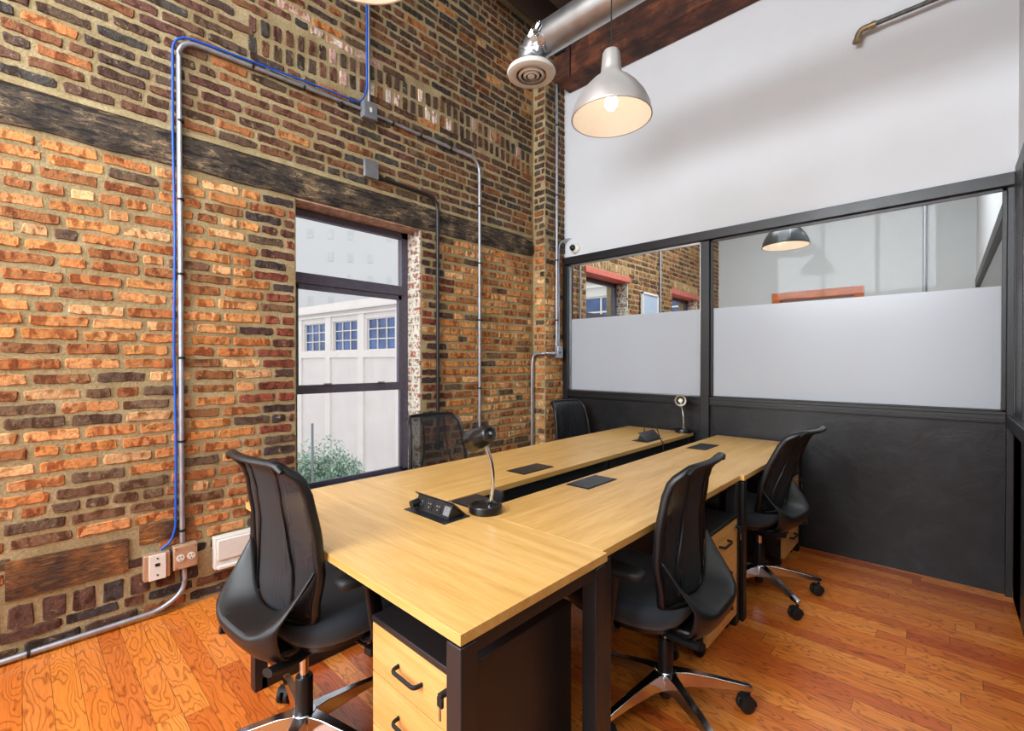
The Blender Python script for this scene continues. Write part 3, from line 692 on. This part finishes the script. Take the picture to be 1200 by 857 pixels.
def point(loc, e, col, r=.06, nm='bulb_light'):
    l = bpy.data.lights.new(nm, 'POINT'); l.energy = e; l.color = col; l.shadow_soft_size = r
    o = bpy.data.objects.new(nm, l); COL.objects.link(o); o.location = loc; return o
def area(loc, rot, sx, sy, e, col, nm='window_daylight_and_fill'):
    l = bpy.data.lights.new(nm, 'AREA'); l.shape = 'RECTANGLE'; l.size = sx; l.size_y = sy; l.energy = e; l.color = col
    o = bpy.data.objects.new(nm, l); COL.objects.link(o); o.location = loc; o.rotation_euler = rot; return o

# ------------------------------------------------------------------ desks
X0, X1, XA, XB = .925, 2.278, 1.512, 1.700
Y0, Y1, Y2, Y3 = .632, 1.212, 2.510, 3.785
def leg_loop(parent, name, p, q, zt=.715, t=.05):
    """closed steel loop: two uprights and a floor bar, in the plane of p-q"""
    px, py = p; qx, qy = q; h = t / 2
    mb = MB()
    mb.box((px - h, py - h, 0), (px + h, py + h, zt)).box((qx - h, qy - h, 0), (qx + h, qy + h, zt))
    if abs(px - qx) < 1e-6: mb.box((px - h, py, 0), (px + h, qy, t))
    else: mb.box((px, py - h, 0), (qx, py + h, t))
    return mb.build(name, M['black_metal'], parent, bevel=.003)
def desk(label, x0, x1, y0, y1, axis, loops, rails, group):
    cx, cy = (x0 + x1) / 2, (y0 + y1) / 2
    o = thing('desk', label, 'desk', (cx, cy, 0), 0, group)
    MB().box((x0 - cx, y0 - cy, .725), (x1 - cx, y1 - cy, .75)).build('desktop', M['desk_' + axis], o, bevel=.0006)
    for (p, q) in loops: leg_loop(o, 'leg_frame', (p[0] - cx, p[1] - cy), (q[0] - cx, q[1] - cy))
    mb = MB()
    for (a, b) in rails: mb.box((a[0] - cx, a[1] - cy, .685), (b[0] - cx, b[1] - cy, .725))
    mb.build('under_rail', M['black_metal'], o, bevel=.002)
    return o
t = .027
desk('end desk standing crosswise nearest the viewer, oak top on black legs', X0, X1, Y0, Y1 - .0012, 'x',
     [((X1 - .03, Y0 + .03), (X1 - .03, Y1 - .03)), ((X0 + .06, Y0 + .03), (X0 + .06, Y1 - .03))],
     [((X0 + .08, Y0 + .05), (X1 - .05, Y0 + .08)), ((X0 + .08, Y1 - .08), (X1 - .05, Y1 - .05)), ((X1 - .05, Y0 + .05), (X1 - .01, Y1 - .05))], 'oak desks pushed together')
desk('window side desk of the left row, nearer the window, with a closed flap', X0 + .004, XA, Y1, Y2 - .002, 'y',
     [((X0 + .05, Y1 + .04), (XA - .04, Y1 + .04)), ((X0 + .05, Y2 - .035), (XA - .04, Y2 - .035))], [((XA - .06, Y1 + .05), (XA - .03, Y2 - .05)), ((X0 + .03, Y1 + .05), (X0 + .06, Y2 - .05))], 'oak desks pushed together')
desk('desk at the partition end of the left row, desk lamp on its corner', X0, XA, Y2, Y3, 'y',
     [((X0 + .05, Y2 + .035), (XA - .04, Y2 + .035)), ((X0 + .05, Y3 - .04), (XA - .04, Y3 - .04))], [((XA - .06, Y2 + .05), (XA - .03, Y3 - .05)), ((X0 + .03, Y2 + .05), (X0 + .06, Y3 - .05))], 'oak desks pushed together')
desk('right row desk in the middle of the picture, with the nearer closed flap', XB, X1 - .018, Y1 - .0004, Y2 - .0012, 'y',
     [((XB + .04, Y1 + .03), (X1 - .045, Y1 + .03)), ((XB + .04, Y2 - .035), (X1 - .045, Y2 - .035))], [((XB + .03, Y1 + .05), (XB + .06, Y2 - .05)), ((X1 - .09, Y1 + .05), (X1 - .06, Y2 - .05))], 'oak desks pushed together')
desk('right row desk at the partition end, with the farther closed flap', XB, X1, Y2, Y3, 'y',
     [((XB + .04, Y2 + .035), (X1 - .03, Y2 + .035)), ((XB + .04, Y3 - .04), (X1 - .03, Y3 - .04))], [((XB + .03, Y2 + .05), (XB + .06, Y3 - .05)), ((X1 - .08, Y2 + .05), (X1 - .05, Y3 - .05))], 'oak desks pushed together')
# cable trough in the gap
mb = MB()
for a, b in ((1.30, 2.45), (2.56, 3.70)):
    mb.box((XA - .028, a, .60), (XA - .02, b, .715)).box((XB + .02, a, .60), (XB + .028, b, .715)).box((XA - .028, a, .592), (XB + .028, b, .60))
tag(mb.build('cable_trough', M['black_metal'], bevel=.001), 'long black cable trough in the gap between the two rows of desks', 'cable tray')
# flaps: closed and open socket boxes let into the tops
def flap_closed(cx, cy, label):
    o = thing('desk_socket_box', label, 'socket box', (cx, cy, .7502), 0, 'closed flush socket flaps')
    MB().box((-.064, -.125, 0), (.064, .125, .002)).build('rim', M['black_plastic'], o, bevel=.0008)
    MB().box((-.058, -.119, .002), (.058, .119, .0042)).build('lid', M['lid_black'], o, bevel=.0008)
flap_closed(1.388, 1.885, 'dark flush socket flap on the left row, beyond the black desk lamp')
flap_closed(1.782, 1.880, 'dark flush socket flap on the middle desk of the right row')
flap_closed(1.815, 3.185, 'dark flush socket flap on the far end of the right row')
def flap_open(cx, cy, rz, label, n):
    """local: long side along x, sockets face -y"""
    o = thing('desk_socket_box', label, 'socket box', (cx, cy, .7502), rz)
    MB().box((-.125, -.062, 0), (.125, .062, .003)).build('rim', M['lid_black'], o, bevel=.001)
    w = .105; body = MB(); prof = [(-.028, .003), (.050, .003), (.006, .052), (-.004, .056)]
    body.loft([[(-w, y, z) for y, z in prof], [(w, y, z) for y, z in prof]]); body.build('body', M['black_plastic'], o, bevel=.0015)
    Lm = Matrix.Translation((0, -.006, .053)) @ Matrix.Rotation(math.radians(-42), 4, 'X')
    MB().xbox(Lm, (-.118, -.012, 0), (.118, .066, .004)).build('lid', M['lid_black'], o, bevel=.001)
    nrm = Vector((0, -.053, .024)).normalized(); Rm = nrm.to_track_quat('Z', 'X').to_matrix().to_4x4()
    for k in range(n):
        x = -.07 + k * .052; c = Vector((x, -.0165, .029)) + nrm * .001
        s_ = MB(); sz = .017
        fr_ = Matrix.Translation(c) @ Matrix(((1,0,0,0),(0,.41,-.91,0),(0,.91,.41,0),(0,0,0,1)))
        s_.xbox(fr_, (-sz, -.017, 0), (sz, .017, .002)); sk = s_.build('socket', M['gray_box'] if k == n - 1 else M['black_plastic'], o, bevel=.001)
        h_ = MB(); 
        for dx, dy in ((-.006, .006), (.006, .006), (0, -.007)): h_.xbox(fr_, (dx - .002, dy - .003, .002), (dx + .002, dy + .003, .003))
        h_.build('contact', M['galv'], sk)
    return o
o = flap_open(1.605, 1.085, 0, 'open pop-up socket box beside the black desk lamp, sockets showing', 4)
MB().cyl((-.09, -.052, .024), (-.088, -.018, .03), .015, 14).build('plug', M['black_plastic'], o, bevel=.001)
flap_open(1.405, 3.195, -PI / 2, 'open pop-up socket box at the far end of the left row, cable looping out', 4)
cb = MB().tube(bend([(1.375, 3.20, .79), (1.36, 3.23, .86), (1.42, 3.28, .87), (1.47, 3.24, .80), (1.50, 3.21, .757), (1.522, 3.20, .748), (1.530, 3.20, .62)], .05), .0035, 8).build('power_cable', M['slot'], smooth=60)
tag(cb, 'thin black cable arching from the far pop-up box over the desk edge', 'cable')
# dark adapter in the gap near the end desk
tag(MB().box((1.53, 1.222, .742), (1.66, 1.36, .752)).box((1.62, 1.37, .735), (1.675, 1.385, .785)).build('gap_cover_plate', M['lid_black'], bevel=.002), 'dark bluish metal cover in the gap beside the desk lamp', 'cover plate')

# desk lamps
def desk_lamp(loc, rz, label, head, base_h=.03):
    o = thing('desk_lamp', label, 'desk lamp', loc, rz, 'gooseneck desk lamps')
    MB().lathe([(.058, 0), (.064, .004), (.065, .024), (.062, .030), (.054, .031), (.051, .022), (.001, .020)], 40).build('base', M['gloss_black'], o, smooth=40)
    pts = head['path']
    MB().tube(bend(pts, .1, 10), .0072, 12).build('gooseneck', M['chrome'], o, smooth=60)
    d = Vector(head['dir']).normalized(); p = Vector(pts[-1]) - d * .012
    Mh = Matrix.Translation(p - d * .03) @ d.to_track_quat('Z', 'Y').to_matrix().to_4x4()
    sh = MB().lathe([(.004, -.012), (.0265, -.012), (.031, -.006), (.033, .0), (.040, .050), (.046, .112)], 32, Mh, cap=False).build('shade', M['gloss_black'], o, smooth=28, solid=.002)
    MB().lathe([(.031, .010), (.037, .050), (.0435, .104), (.0445, .111)], 32, Mh, cap=False).build('reflector', M['shade_in'], sh, smooth=50)
    MB().lathe([(.001, .03), (.018, .034), (.020, .050), (.014, .066), (.001, .070)], 20, Mh).build('bulb', M['white_plastic'], sh)
    MB().lathe([(.006, -.0155), (.006, -.0115)], 16, Mh).build('button', M['galv'], sh)
    return o
desk_lamp((1.732, 1.222, .7505), 0, 'black gooseneck desk lamp beside the open socket box, head turned to the wall',
          {'path': [(.012, .012, .02), (.022, .024, .12), (.014, .018, .20), (-.012, -.004, .288)], 'dir': (-.92, .16, -.36)})
desk_lamp((1.452, 3.722, .7505), 0, 'black gooseneck desk lamp at the partition, white inside of its head facing us',
          {'path': [(.0, .0, .02), (.004, .0, .12), (-.012, .004, .20), (-.018, -.015, .263)], 'dir': (.40, -.91, .06)})

# ------------------------------------------------------------------ pedestals
def pedestal(loc, rz, label, swing=0):
    """local: front faces -y, body width .39 (x) depth .46 (y), origin at floor centre"""
    o = thing('drawer_pedestal', label, 'drawer unit', loc, rz, 'three drawer pedestals')
    W, D = .195, .235
    MB().box((-W, -D + .02, .07), (W, D, .55)).build('cabinet_body', M['black_metal'], o, bevel=.002)
    MB().box((-W - .001, -D - .001, .55), (W + .001, D + .001, .568)).build('top_panel', M['black_metal'], o, bevel=.002)
    for z0, z1 in ((.405, .547), (.245, .401), (.072, .241)):
        d_ = MB().box((-W + .002, -D, z0), (W - .002, -D + .019, z1)).build('drawer', M['desk_x'], o, bevel=.001)
        zc = z1 - .07; h_ = MB().tube(bend([(-.055, -D + .002, zc), (-.052, -D - .026, zc), (.052, -D - .026, zc), (.055, -D + .002, zc)], .014, 5), .0045, 10, ry=.0065)
        h_.build('handle', M['slot'], d_, smooth=60)
    lk = MB().cyl((W - .03, -D - .003, .515), (W - .03, -D + .001, .515), .010, 16).build('lock', M['key_metal'], o)
    k_ = MB().box((W - .037, -D - .03, .509), (W - .023, -D - .003, .521)).box((W - .040, -D - .030, .488), (W - .020, -D - .022, .512)).build('key', M['slot'], o, bevel=.002)
    MB().box((W - .034, -D - .029, .455), (W - .027, -D - .025, .49)).build('spare_key', M['key_metal'], o, bevel=.001)
    for a in (-W + .04, W - .04):
        for b in (-D + .05, D - .04):
            MB().cyl((a - .012, b, .025), (a + .012, b, .025), .025, 18).box((a - .015, b - .015, .03), (a + .015, b + .015, .072)).build('caster', M['soft_black'], o)
    return o
pedestal((1.965, .955, 0), 0, 'oak fronted black drawer pedestal under the nearest end desk')
pedestal((2.03, 2.248, 0), PI / 2, 'oak fronted black drawer pedestal behind the middle chair of the right row')
pedestal((2.04, 3.516, 0), PI / 2, 'oak fronted black drawer pedestal against the partition, partly hidden by a chair')

# ------------------------------------------------------------------ chairs
def chair_proto(label, loc, rz, base_rot=0):
    """faces +y, origin on the floor below the column"""
    o = thing('office_chair', label, 'chair', loc, rz, 'black mesh office chairs')
    P = M['black_plastic']
    zb = [(0, .17), (.12, .19), (.35, .215), (.65, .206), (.9, .192), (1, .184)]
    yb = [(0, -.105), (.15, -.112), (.32, -.106), (.55, -.112), (.78, -.132), (.90, -.148), (.96, -.166), (1, -.200)]
    def B(u, v, off=0):
        v_ = min(max(v, 0), 1.0)
        z = .485 + .515 * v; w = lerp_tab(zb, v_); y = lerp_tab(yb, v_) + .050 * u * u * (1 - .45 * v_)
        z -= .020 * abs(u) ** 12 * max(0, v_ - .8) / .2
        return Vector((u * w, y - off, z))
    nu, nv = 12, 22
    g = MB(); vs = [B(-1 + 2 * i / nu, .04 + .96 * j / nv) for j in range(nv + 1) for i in range(nu + 1)]
    g.add(vs, [(j*(nu+1)+i, j*(nu+1)+i+1, (j+1)*(nu+1)+i+1, (j+1)*(nu+1)+i) for j in range(nv) for i in range(nu)])
    back = g.build('backrest', M['mesh'], o, solid=.004, smooth=60)
    per = [B(-1, v / 20) for v in range(1, 20)] 
    top = [B(-1 + 2 * k / 16, 1.0) + Vector((0, 0, 0)) for k in range(17)]
    rgt = [B(1, v / 20) for v in range(19, 0, -1)]
    bot = [B(1 - 2 * k / 12, .03 - .02 * (1 - (1 - 2 * k / 12) ** 2)) for k in range(1, 12)]
    MB().tube(per + top[1:-1] + rgt + bot, .009, 10, ry=.015, up=(0, 1, 0), closed=True).build('frame', P, back, smooth=70)
    # rolled top edge
    MB().tube([Vector((p.x * 1.0, p.y - .003, p.z - .003)) for p in top], .010, 12, ry=.013, up=(0, 1, 0), radii=[.75] + [1] * 15 + [.75]).build('top_rail', P, back, smooth=70)
    # raised seams running up the back
    for s_ in (-1, 1):
        MB().tube([B(s_ * (.50 + .10 * math.cos(v / 14 * PI * 1.4)), .10 + .86 * v / 14, .005) for v in range(15)], .006, 8, ry=.003).build('seam', P, back, smooth=70)
    # lumbar shell with a U shaped cut
    sh = MB(); n = 20; cols = []
    for i in range(n + 1):
        u = -1 + 2 * i / n; a = abs(u); zt = .515 + .17 * a ** 3; v = (zt - .485) / .515
        e0 = B(u, v, .012); e0.x *= 1.02
        wr = .192 * u; rz_ = .500 + .040 * a ** 3; ry_ = -.225 + .045 * a ** 5
        cols.append([e0 + Vector((0, .004, 0)), e0, e0.lerp(Vector((wr * 1.03, ry_, rz_)), .5) + Vector((0, 0, -.006)), Vector((wr * 1.02, ry_ + .004, rz_ + .004)), Vector((wr, ry_ + .002, rz_ - .012)), Vector((wr * .97, ry_ + .012, .450 + .012 * a)), Vector((wr * .88, ry_ + .045, .418)), Vector((wr * .75, ry_ + .09, .405))])
    m = len(cols[0]) - 1
    sh.add([p for c_ in cols for p in c_], [(i*(m+1)+j, (i+1)*(m+1)+j, (i+1)*(m+1)+j+1, i*(m+1)+j+1) for i in range(n) for j in range(m)])
    lum = sh.build('lumbar_shell', P, o, solid=.010, smooth=80, subsurf=1)
    for s_ in (-1, 1):
        MB().tube(bend([(s_ * .17, -.195, .42), (s_ * .15, -.12, .400), (s_ * .10, .02, .395)], .05), .020, 12, ry=.012).build('back_bracket', P, lum, smooth=60)
    # seat
    def ring(hx, hy, z, cy=.13, n=44, e=3.6, dz=None):
        out = []
        for k in range(n):
            a = 2 * PI * k / n; c, s2 = math.cos(a), math.sin(a)
            x = hx * math.copysign(abs(c) ** (2 / e), c); y = hy * math.copysign(abs(s2) ** (2 / e), s2)
            zz = z - (.022 * max(0, y / hy - .72) / .28 if y > 0 else 0)
            out.append((x * (1 - .05 * max(0, -y / hy)), cy + y, zz))
        return out
    MB().loft([ring(.20, .20, .425), ring(.238, .232, .432), ring(.247, .241, .455), ring(.245, .239, .485), ring(.232, .226, .502), ring(.20, .195, .508), ring(.12, .12, .506), ring(.02, .02, .505)]).build('seat', M['seat_fabric'], o, smooth=70)
    MB().loft([ring(.17, .17, .400), ring(.222, .218, .408), ring(.232, .226, .430)]).build('seat_pan', P, o, smooth=50)
    MB().box((-.085, -.13, .350), (.085, .22, .402)).build('tilt_mechanism', P, o, bevel=.012, seg=3)
    lv = MB().cyl((.08, .08, .378), (.235, .10, .372), .006, 10).box((.225, .080, .360), (.262, .125, .384)); lv.build('lever', P, o, bevel=.003)
    MB().cyl((-.08, .12, .382), (-.17, .12, .382), .007, 10).cyl((-.15, .12, .382), (-.185, .12, .382), .015, 14).build('tension_knob', P, o, smooth=40)
    for s_ in (-1, 1):
        ar = MB().tube(bend([(s_ * .12, .10, .402), (s_ * .235, .10, .402), (s_ * .275, .10, .43), (s_ * .275, .07, .63)], .05), .026, 14, ry=.011, up=(1, 0, 0)).build('armrest', P, o, smooth=50)
        pr = []
        for (sx, z) in ((.85, .622), (1, .628), (1, .642), (.9, .649), (.6, .652)):
            pr.append([(s_ * .268 + .042 * sx * math.copysign(abs(math.cos(a)) ** .6, math.cos(a)), .085 + .125 * sx ** .4 * math.copysign(abs(math.sin(a)) ** .6, math.sin(a)), z) for a in [2 * PI * k / 28 for k in range(28)]])
        MB().loft(pr).build('arm_pad', M['soft_black'], ar, smooth=60)
    # column
    MB().lathe([(.020, .045), (.022, .05), (.022, .10)], 20).lathe([(.028, .13), (.028, .265), (.025, .27)], 24).build('gas_sleeve', P, o, smooth=40)
    MB().lathe([(.0145, .26), (.0145, .37)], 20).build('gas_rod', M['chrome'], o, smooth=40)
    # five star base
    bs = MB().lathe([(.030, .085), (.046, .09), (.046, .140), (.036, .152), (.030, .152)], 30).build('star_base', M['chrome'], o, smooth=40)
    for k in range(5):
        a = base_rot + 2 * PI * k / 5; R_ = Matrix.Rotation(a, 4, 'Z'); rings = []
        for (rr_, w, zt, zbt) in ((.025, .030, .150, .088), (.08, .022, .146, .094), (.18, .018, .128, .090), (.27, .016, .108, .082), (.315, .017, .098, .078), (.325, .010, .094, .082)):
            rings.append([tuple(R_ @ Vector((rr_, y, z))) for y, z in ((-w, zbt + .004), (-w * .75, zt), (w * .75, zt), (w, zbt + .004), (w * .7, zbt), (-w * .7, zbt))])
        MB().loft(rings).build('star_arm', M['chrome'], bs, bevel=.002, smooth=30)
        cc = R_ @ Vector((.312, 0, 0)); ca = a + (.9, 2.2, -.7, 1.6, .2)[k]; T = Matrix.Translation((cc.x, cc.y, 0)) @ Matrix.Rotation(ca, 4, 'Z')
        cs = MB()
        for s_ in (-1, 1):
            p = [(.006, 0), (.024, 0), (.0285, .003), (.030, .008), (.0285, .016), (.020, .020), (.004, .021)]
            cs.lathe(p, 24, T @ Matrix.Translation((-.012, s_ * .004, .030)) @ Matrix.Rotation(-s_ * PI / 2, 4, 'X'))
        cs.cyl(T @ Vector((-.0, 0, .045)), T @ Vector((0, 0, .082)), .007, 12)
        hood = [[tuple(T @ Vector((-.012 + (.033) * math.cos(w), y, .030 + .033 * math.sin(w)))) for w in [PI * (-.05 + .8 * i / 10) for i in range(11)]] + [tuple(T @ Vector((-.012 + .029 * math.cos(w), y, .030 + .029 * math.sin(w)))) for w in [PI * (.75 - .8 * i / 10) for i in range(11)]] for y in (-.020, .020)]
        cs.loft(hood); cs.build('caster', M['soft_black'], o, smooth=40)
    return o
def place(c, x, y, rz, label, tilt=0, dz=0):
    """stand a chair; its seat height and back angle are set like on the real ones"""
    for ch in [q for q in bpy.data.objects if q.parent == c]:
        k = ch.name.split('.')[0]
        if k in ('star_base', 'caster', 'gas_sleeve', 'gas_rod'): continue
        p = Matrix.Translation((0, -.11, .52)); R_ = Matrix.Rotation(math.radians(tilt), 4, 'X') if k == 'backrest' else Matrix.Identity(4)
        ch.matrix_local = Matrix.Translation((0, 0, dz)) @ p @ R_ @ p.inverted()
    c.location = (x, y, 0); c.rotation_euler = (0, 0, rz); c['label'] = label
proto = chair_proto('black mesh office chair', (0, 0, 0), 0, .35)
cs_ = [proto] + [copy_tree(proto) for _ in range(4)]
place(cs_[0], 1.445, .652, math.radians(5), 'black mesh office chair at the near left, in front of the white wall unit', -2, .03)
place(cs_[1], 2.24, 1.69, math.radians(92), 'nearer black office chair at the right row, its shiny five-armed base in full view', -3, -.03)
place(cs_[2], 2.23, 2.95, math.radians(83), 'black mesh office chair at the right row beside the slate panel', 12, -.01)
place(cs_[3], .63, 1.90, math.radians(-98), 'black mesh office chair between the window and the left row, bricks seen through its back', 0, -.03)
place(cs_[4], .60, 3.46, math.radians(-98), 'black mesh office chair in the far left corner by the brick pier', 0, -.03)

# ------------------------------------------------------------------ room beyond
nx = thing('pale_wall_panel', 'pale blue upright panel on the brick wall beyond the glass', 'panel', (.03, 5.95, 0))
MB().box((0, -.21, .6), (.02, .21, 2.25)).build('board', simple('pale_blue_panel', (176, 192, 214), .4), nx)
MB().box((-.004, -.235, .58), (.03, -.21, 2.28)).box((-.004, .21, .58), (.03, .235, 2.28)).box((-.004, -.235, 2.25), (.03, .235, 2.28)).build('frame', M['white_plastic'], nx, bevel=.002)
conduit('steel_conduit', [(.03, 6.30, .3), (.03, 6.30, 4.7)], .0125, M['conduit'], 'pale vertical conduit on the brick wall beyond the glass')
conduit('steel_conduit', [(.03, 4.30, .3), (.03, 4.30, 4.7)], .0125, M['conduit'], 'vertical conduit beyond the glass, left of the nearer far-room window')
conduit('steel_conduit', [(2.80, YF - .03, .01), (2.80, YF - .03, 4.7)], .022, M['conduit'], 'vertical grey conduit on the far white wall beyond the glass')

# ------------------------------------------------------------------ outside
street = MB().box((-90, -60, -7.2), (-.4, 90, -7.0)).build('ground_street', M['asphalt'], smooth=0); tag(street, 'pale street far below the window', 'ground', None, 'structure')
P0 = Vector((-23.015, 16.714, 0)); U = Vector((-.9954, -.0958, 0)); NN = Vector((.0958, -.9954, 0))   # facade runs along U and faces NN (towards us)
FM = Matrix((( U.x, -NN.x, 0, P0.x), (U.y, -NN.y, 0, P0.y), (0, 0, 1, 0), (0, 0, 0, 1)))
bld = thing('office_building', 'white stone building across the street with blue-paned windows', 'building', (P0.x, P0.y, -7.0))
bld.matrix_world = FM @ Matrix.Translation((0, 0, -7.0))
def fb(mb, s0, s1, d0, d1, z0, z1): mb.box((s0, d0, z0 + 7), (s1, d1, z1 + 7)); return mb     # d measured into the building
bays = [-4.15 + 4.18 * k for k in range(-4, 8)]
wall = MB(); fb(wall, -24, 30, .35, 9, -7, 5.6)
wall.build('wall', M['facade'], bld, smooth=0)
tr = MB()
fb(tr, -24, 30, 0, .35, -7, 1.7); fb(tr, -24, 30, 0, .35, 4.36, 5.2)
for b in bays: fb(tr, b + 3.14, b + 4.26, 0, .35, 1.7, 4.4)
tr.build('stone_front', M['facade'], bld, smooth=0)
md = MB(); fb(md, -24.1, 30.1, -.30, .3, 5.10, 5.32); fb(md, -24.1, 30.1, -.16, .3, 4.75, 4.86); fb(md, -24.1, 30.1, -.12, .3, 1.70, 2.20); fb(md, -24.1, 30.1, -.1, .4, 5.32, 5.75)
for b in bays:
    fb(md, b + 3.40, b + 4.05, -.14, .3, -7, 1.7); fb(md, b + 3.36, b + 4.08, -.10, .3, 2.2, 4.75)
md.build('mouldings', M['facade_trim'], bld, smooth=0)
for b in bays:
    w_ = MB()
    for k in range(4): fb(w_, b + .08 + k * 1.0, b + .14 + k * 1.0, .12, .22, 2.2, 4.36)
    for z in (2.2, 2.92, 3.62, 4.30): fb(w_, b + .08, b + 3.14, .12, .22, z, z + .06)
    wf = w_.build('window', M['white_plastic'], bld, smooth=0)
    fb(MB(), b + .08, b + 3.14, .2, .3, 2.2, 4.36).build('pane', M['ext_glass'], wf, smooth=0)
tw = thing('tower_building', 'tall hazy pale tower behind the white stone building', 'building', (-60, 40, -7))
tw.rotation_euler = (0, 0, math.radians(54)); tb = MB().box((-34, 0, 0), (30, 20, 62)); tb.build('wall', M['tower'], tw, smooth=0)
wg = simple('faint_tower_windows', (186, 189, 192), .5, 0, .1, 1)
for r_ in range(4):
    for k in range(20):
        if (r_ * 7 + k * 3) % 4 == 0: continue
        MB().box((-30 + k * 2.9, -.06, 17 + r_ * 3.4), (-29.2 + k * 2.9, .02, 18.4 + r_ * 3.4)).build('window', wg, tw, smooth=0)
# tree
rt = random.Random(11); tree = thing('street_tree', 'leafy green tree below the window across the street', 'tree', (-18.6, 9.9, -7.0))
tk = MB().tube([(0, 0, 0), (.1, .05, 1.6), (-.05, .1, 3.0)], .16, 10, radii=[1.2, .9, .6])
for k in range(7):
    a = k * .9; tk.tube([(0, .05, 1.7 + k * .15), (.6 * math.cos(a), .6 * math.sin(a), 2.7 + k * .15), (1.2 * math.cos(a), 1.2 * math.sin(a), 3.3 + .1 * k)], .05, 6, radii=[1, .7, .3])
tk.build('trunk', M['bark'], tree, smooth=60)
lf = MB()
for k in range(5200):
    c = rt.choice([(-.2, 0, 3.6, 1.3), (.8, .3, 3.1, 1.1), (-.9, -.3, 3.0, 1.1), (.1, .8, 2.9, 1.2), (1.5, .6, 2.6, .8), (-1.5, 0, 2.5, .8)])
    d_ = Vector((rt.gauss(0, 1), rt.gauss(0, 1), rt.gauss(0, .7))).normalized() * c[3] * rt.random() ** .4
    p = Vector(c[:3]) + d_; R_ = Matrix.Translation(p) @ Matrix.Rotation(rt.uniform(0, 6.3), 4, 'Z') @ Matrix.Rotation(rt.uniform(-1, 1), 4, 'X'); q = rt.uniform(.06, .12)
    lf.add([R_ @ Vector(v) for v in ((0, -q, 0), (q * .5, 0, .01), (0, q, 0), (-q * .5, 0, .01))], [(0, 1, 2, 3)])
lf.build('foliage', M['leaf'], tree, smooth=0)
pl = MB().cyl((-16.5, 8.45, -7.0), (-16.5, 8.45, -1.25), .05, 10).build('street_pole', M['gray_box']); tag(pl, 'thin grey pole standing in front of the tree crown outside', 'pole')

# ------------------------------------------------------------------ light
W = bpy.data.worlds.new('overcast_sky'); scene.world = W; W.use_nodes = True
bg = W.node_tree.nodes['Background']; bg.inputs[0].default_value = (1.0, .985, .975, 1); bg.inputs[1].default_value = 1.55
for (x, y, z) in PEND: point((x, y, z + .05), .42, (1, .88, .76), .03)
point((1.95, 4.78, 2.43), .8, (1, .85, .7), .03)
area(((XR) / 2, YB - .25, 1.5), (PI / 2, 0, 0), 2.6, 2.0, 45, (1, .97, .94))  # added fill lamp outside the lower back opening
area(((XR) / 2, YB - .25, 3.4), (PI / 2, 0, 0), 2.6, 1.7, 400, (.96, .98, 1))  # added fill lamp outside the upper back opening, lifts the white wall
area((XR + .2, -1.65, 3.5), (0, PI / 2, 0), 1.5, 2.3, 60, (.96, .98, 1), 'added_clerestory_fill')  # added fill lamp outside the unseen high side window
area((1.65, -1.67, ZC + .25), (0, 0, 0), 2.4, 2.4, 170, (.97, .98, 1), 'added_roof_fill')  # added fill lamp above the unseen roof opening
area((-.40, -1.275, 1.4), (0, -PI / 2, 0), 1.9, .9, 60, (.86, .93, 1))
area((1.7, 5.2, 4.45), (0, 0, 0), 2.4, 2.0, 170, (.93, .96, 1), 'added_far_room_fill')  # added lamp without a fixture, brightens the frosted film from behind
area((XR + .65, 1.5, 2.85), (0, 0, 0), 1.0, 8.0, 60, (1, .97, .94), 'added_corridor_fill')  # added lamp without a fixture, fills the corridor with light

# ------------------------------------------------------------------ camera and view
cam = bpy.data.cameras.new('camera'); co = bpy.data.objects.new('camera', cam); COL.objects.link(co)
co.location = (3.02, 0, 1.324); co.rotation_euler = (math.radians(90 - .35), 0, math.radians(43.2))
cam.sensor_width = 36; cam.lens = 36 * 541.3 / 1200; cam.clip_start = .02; cam.clip_end = 400
scene.camera = co
scene.view_settings.view_transform = 'Standard'; scene.view_settings.look = 'None'
scene.view_settings.gamma = 1; scene.view_settings.use_curve_mapping = False; scene.view_settings.exposure = 0.18
c = scene.cycles
c.use_denoising = True; c.max_bounces = 10; c.diffuse_bounces = 5; c.glossy_bounces = 4; c.transmission_bounces = 8; c.transparent_max_bounces = 16
c.caustics_reflective = False; c.caustics_refractive = False; c.sample_clamp_indirect = 6
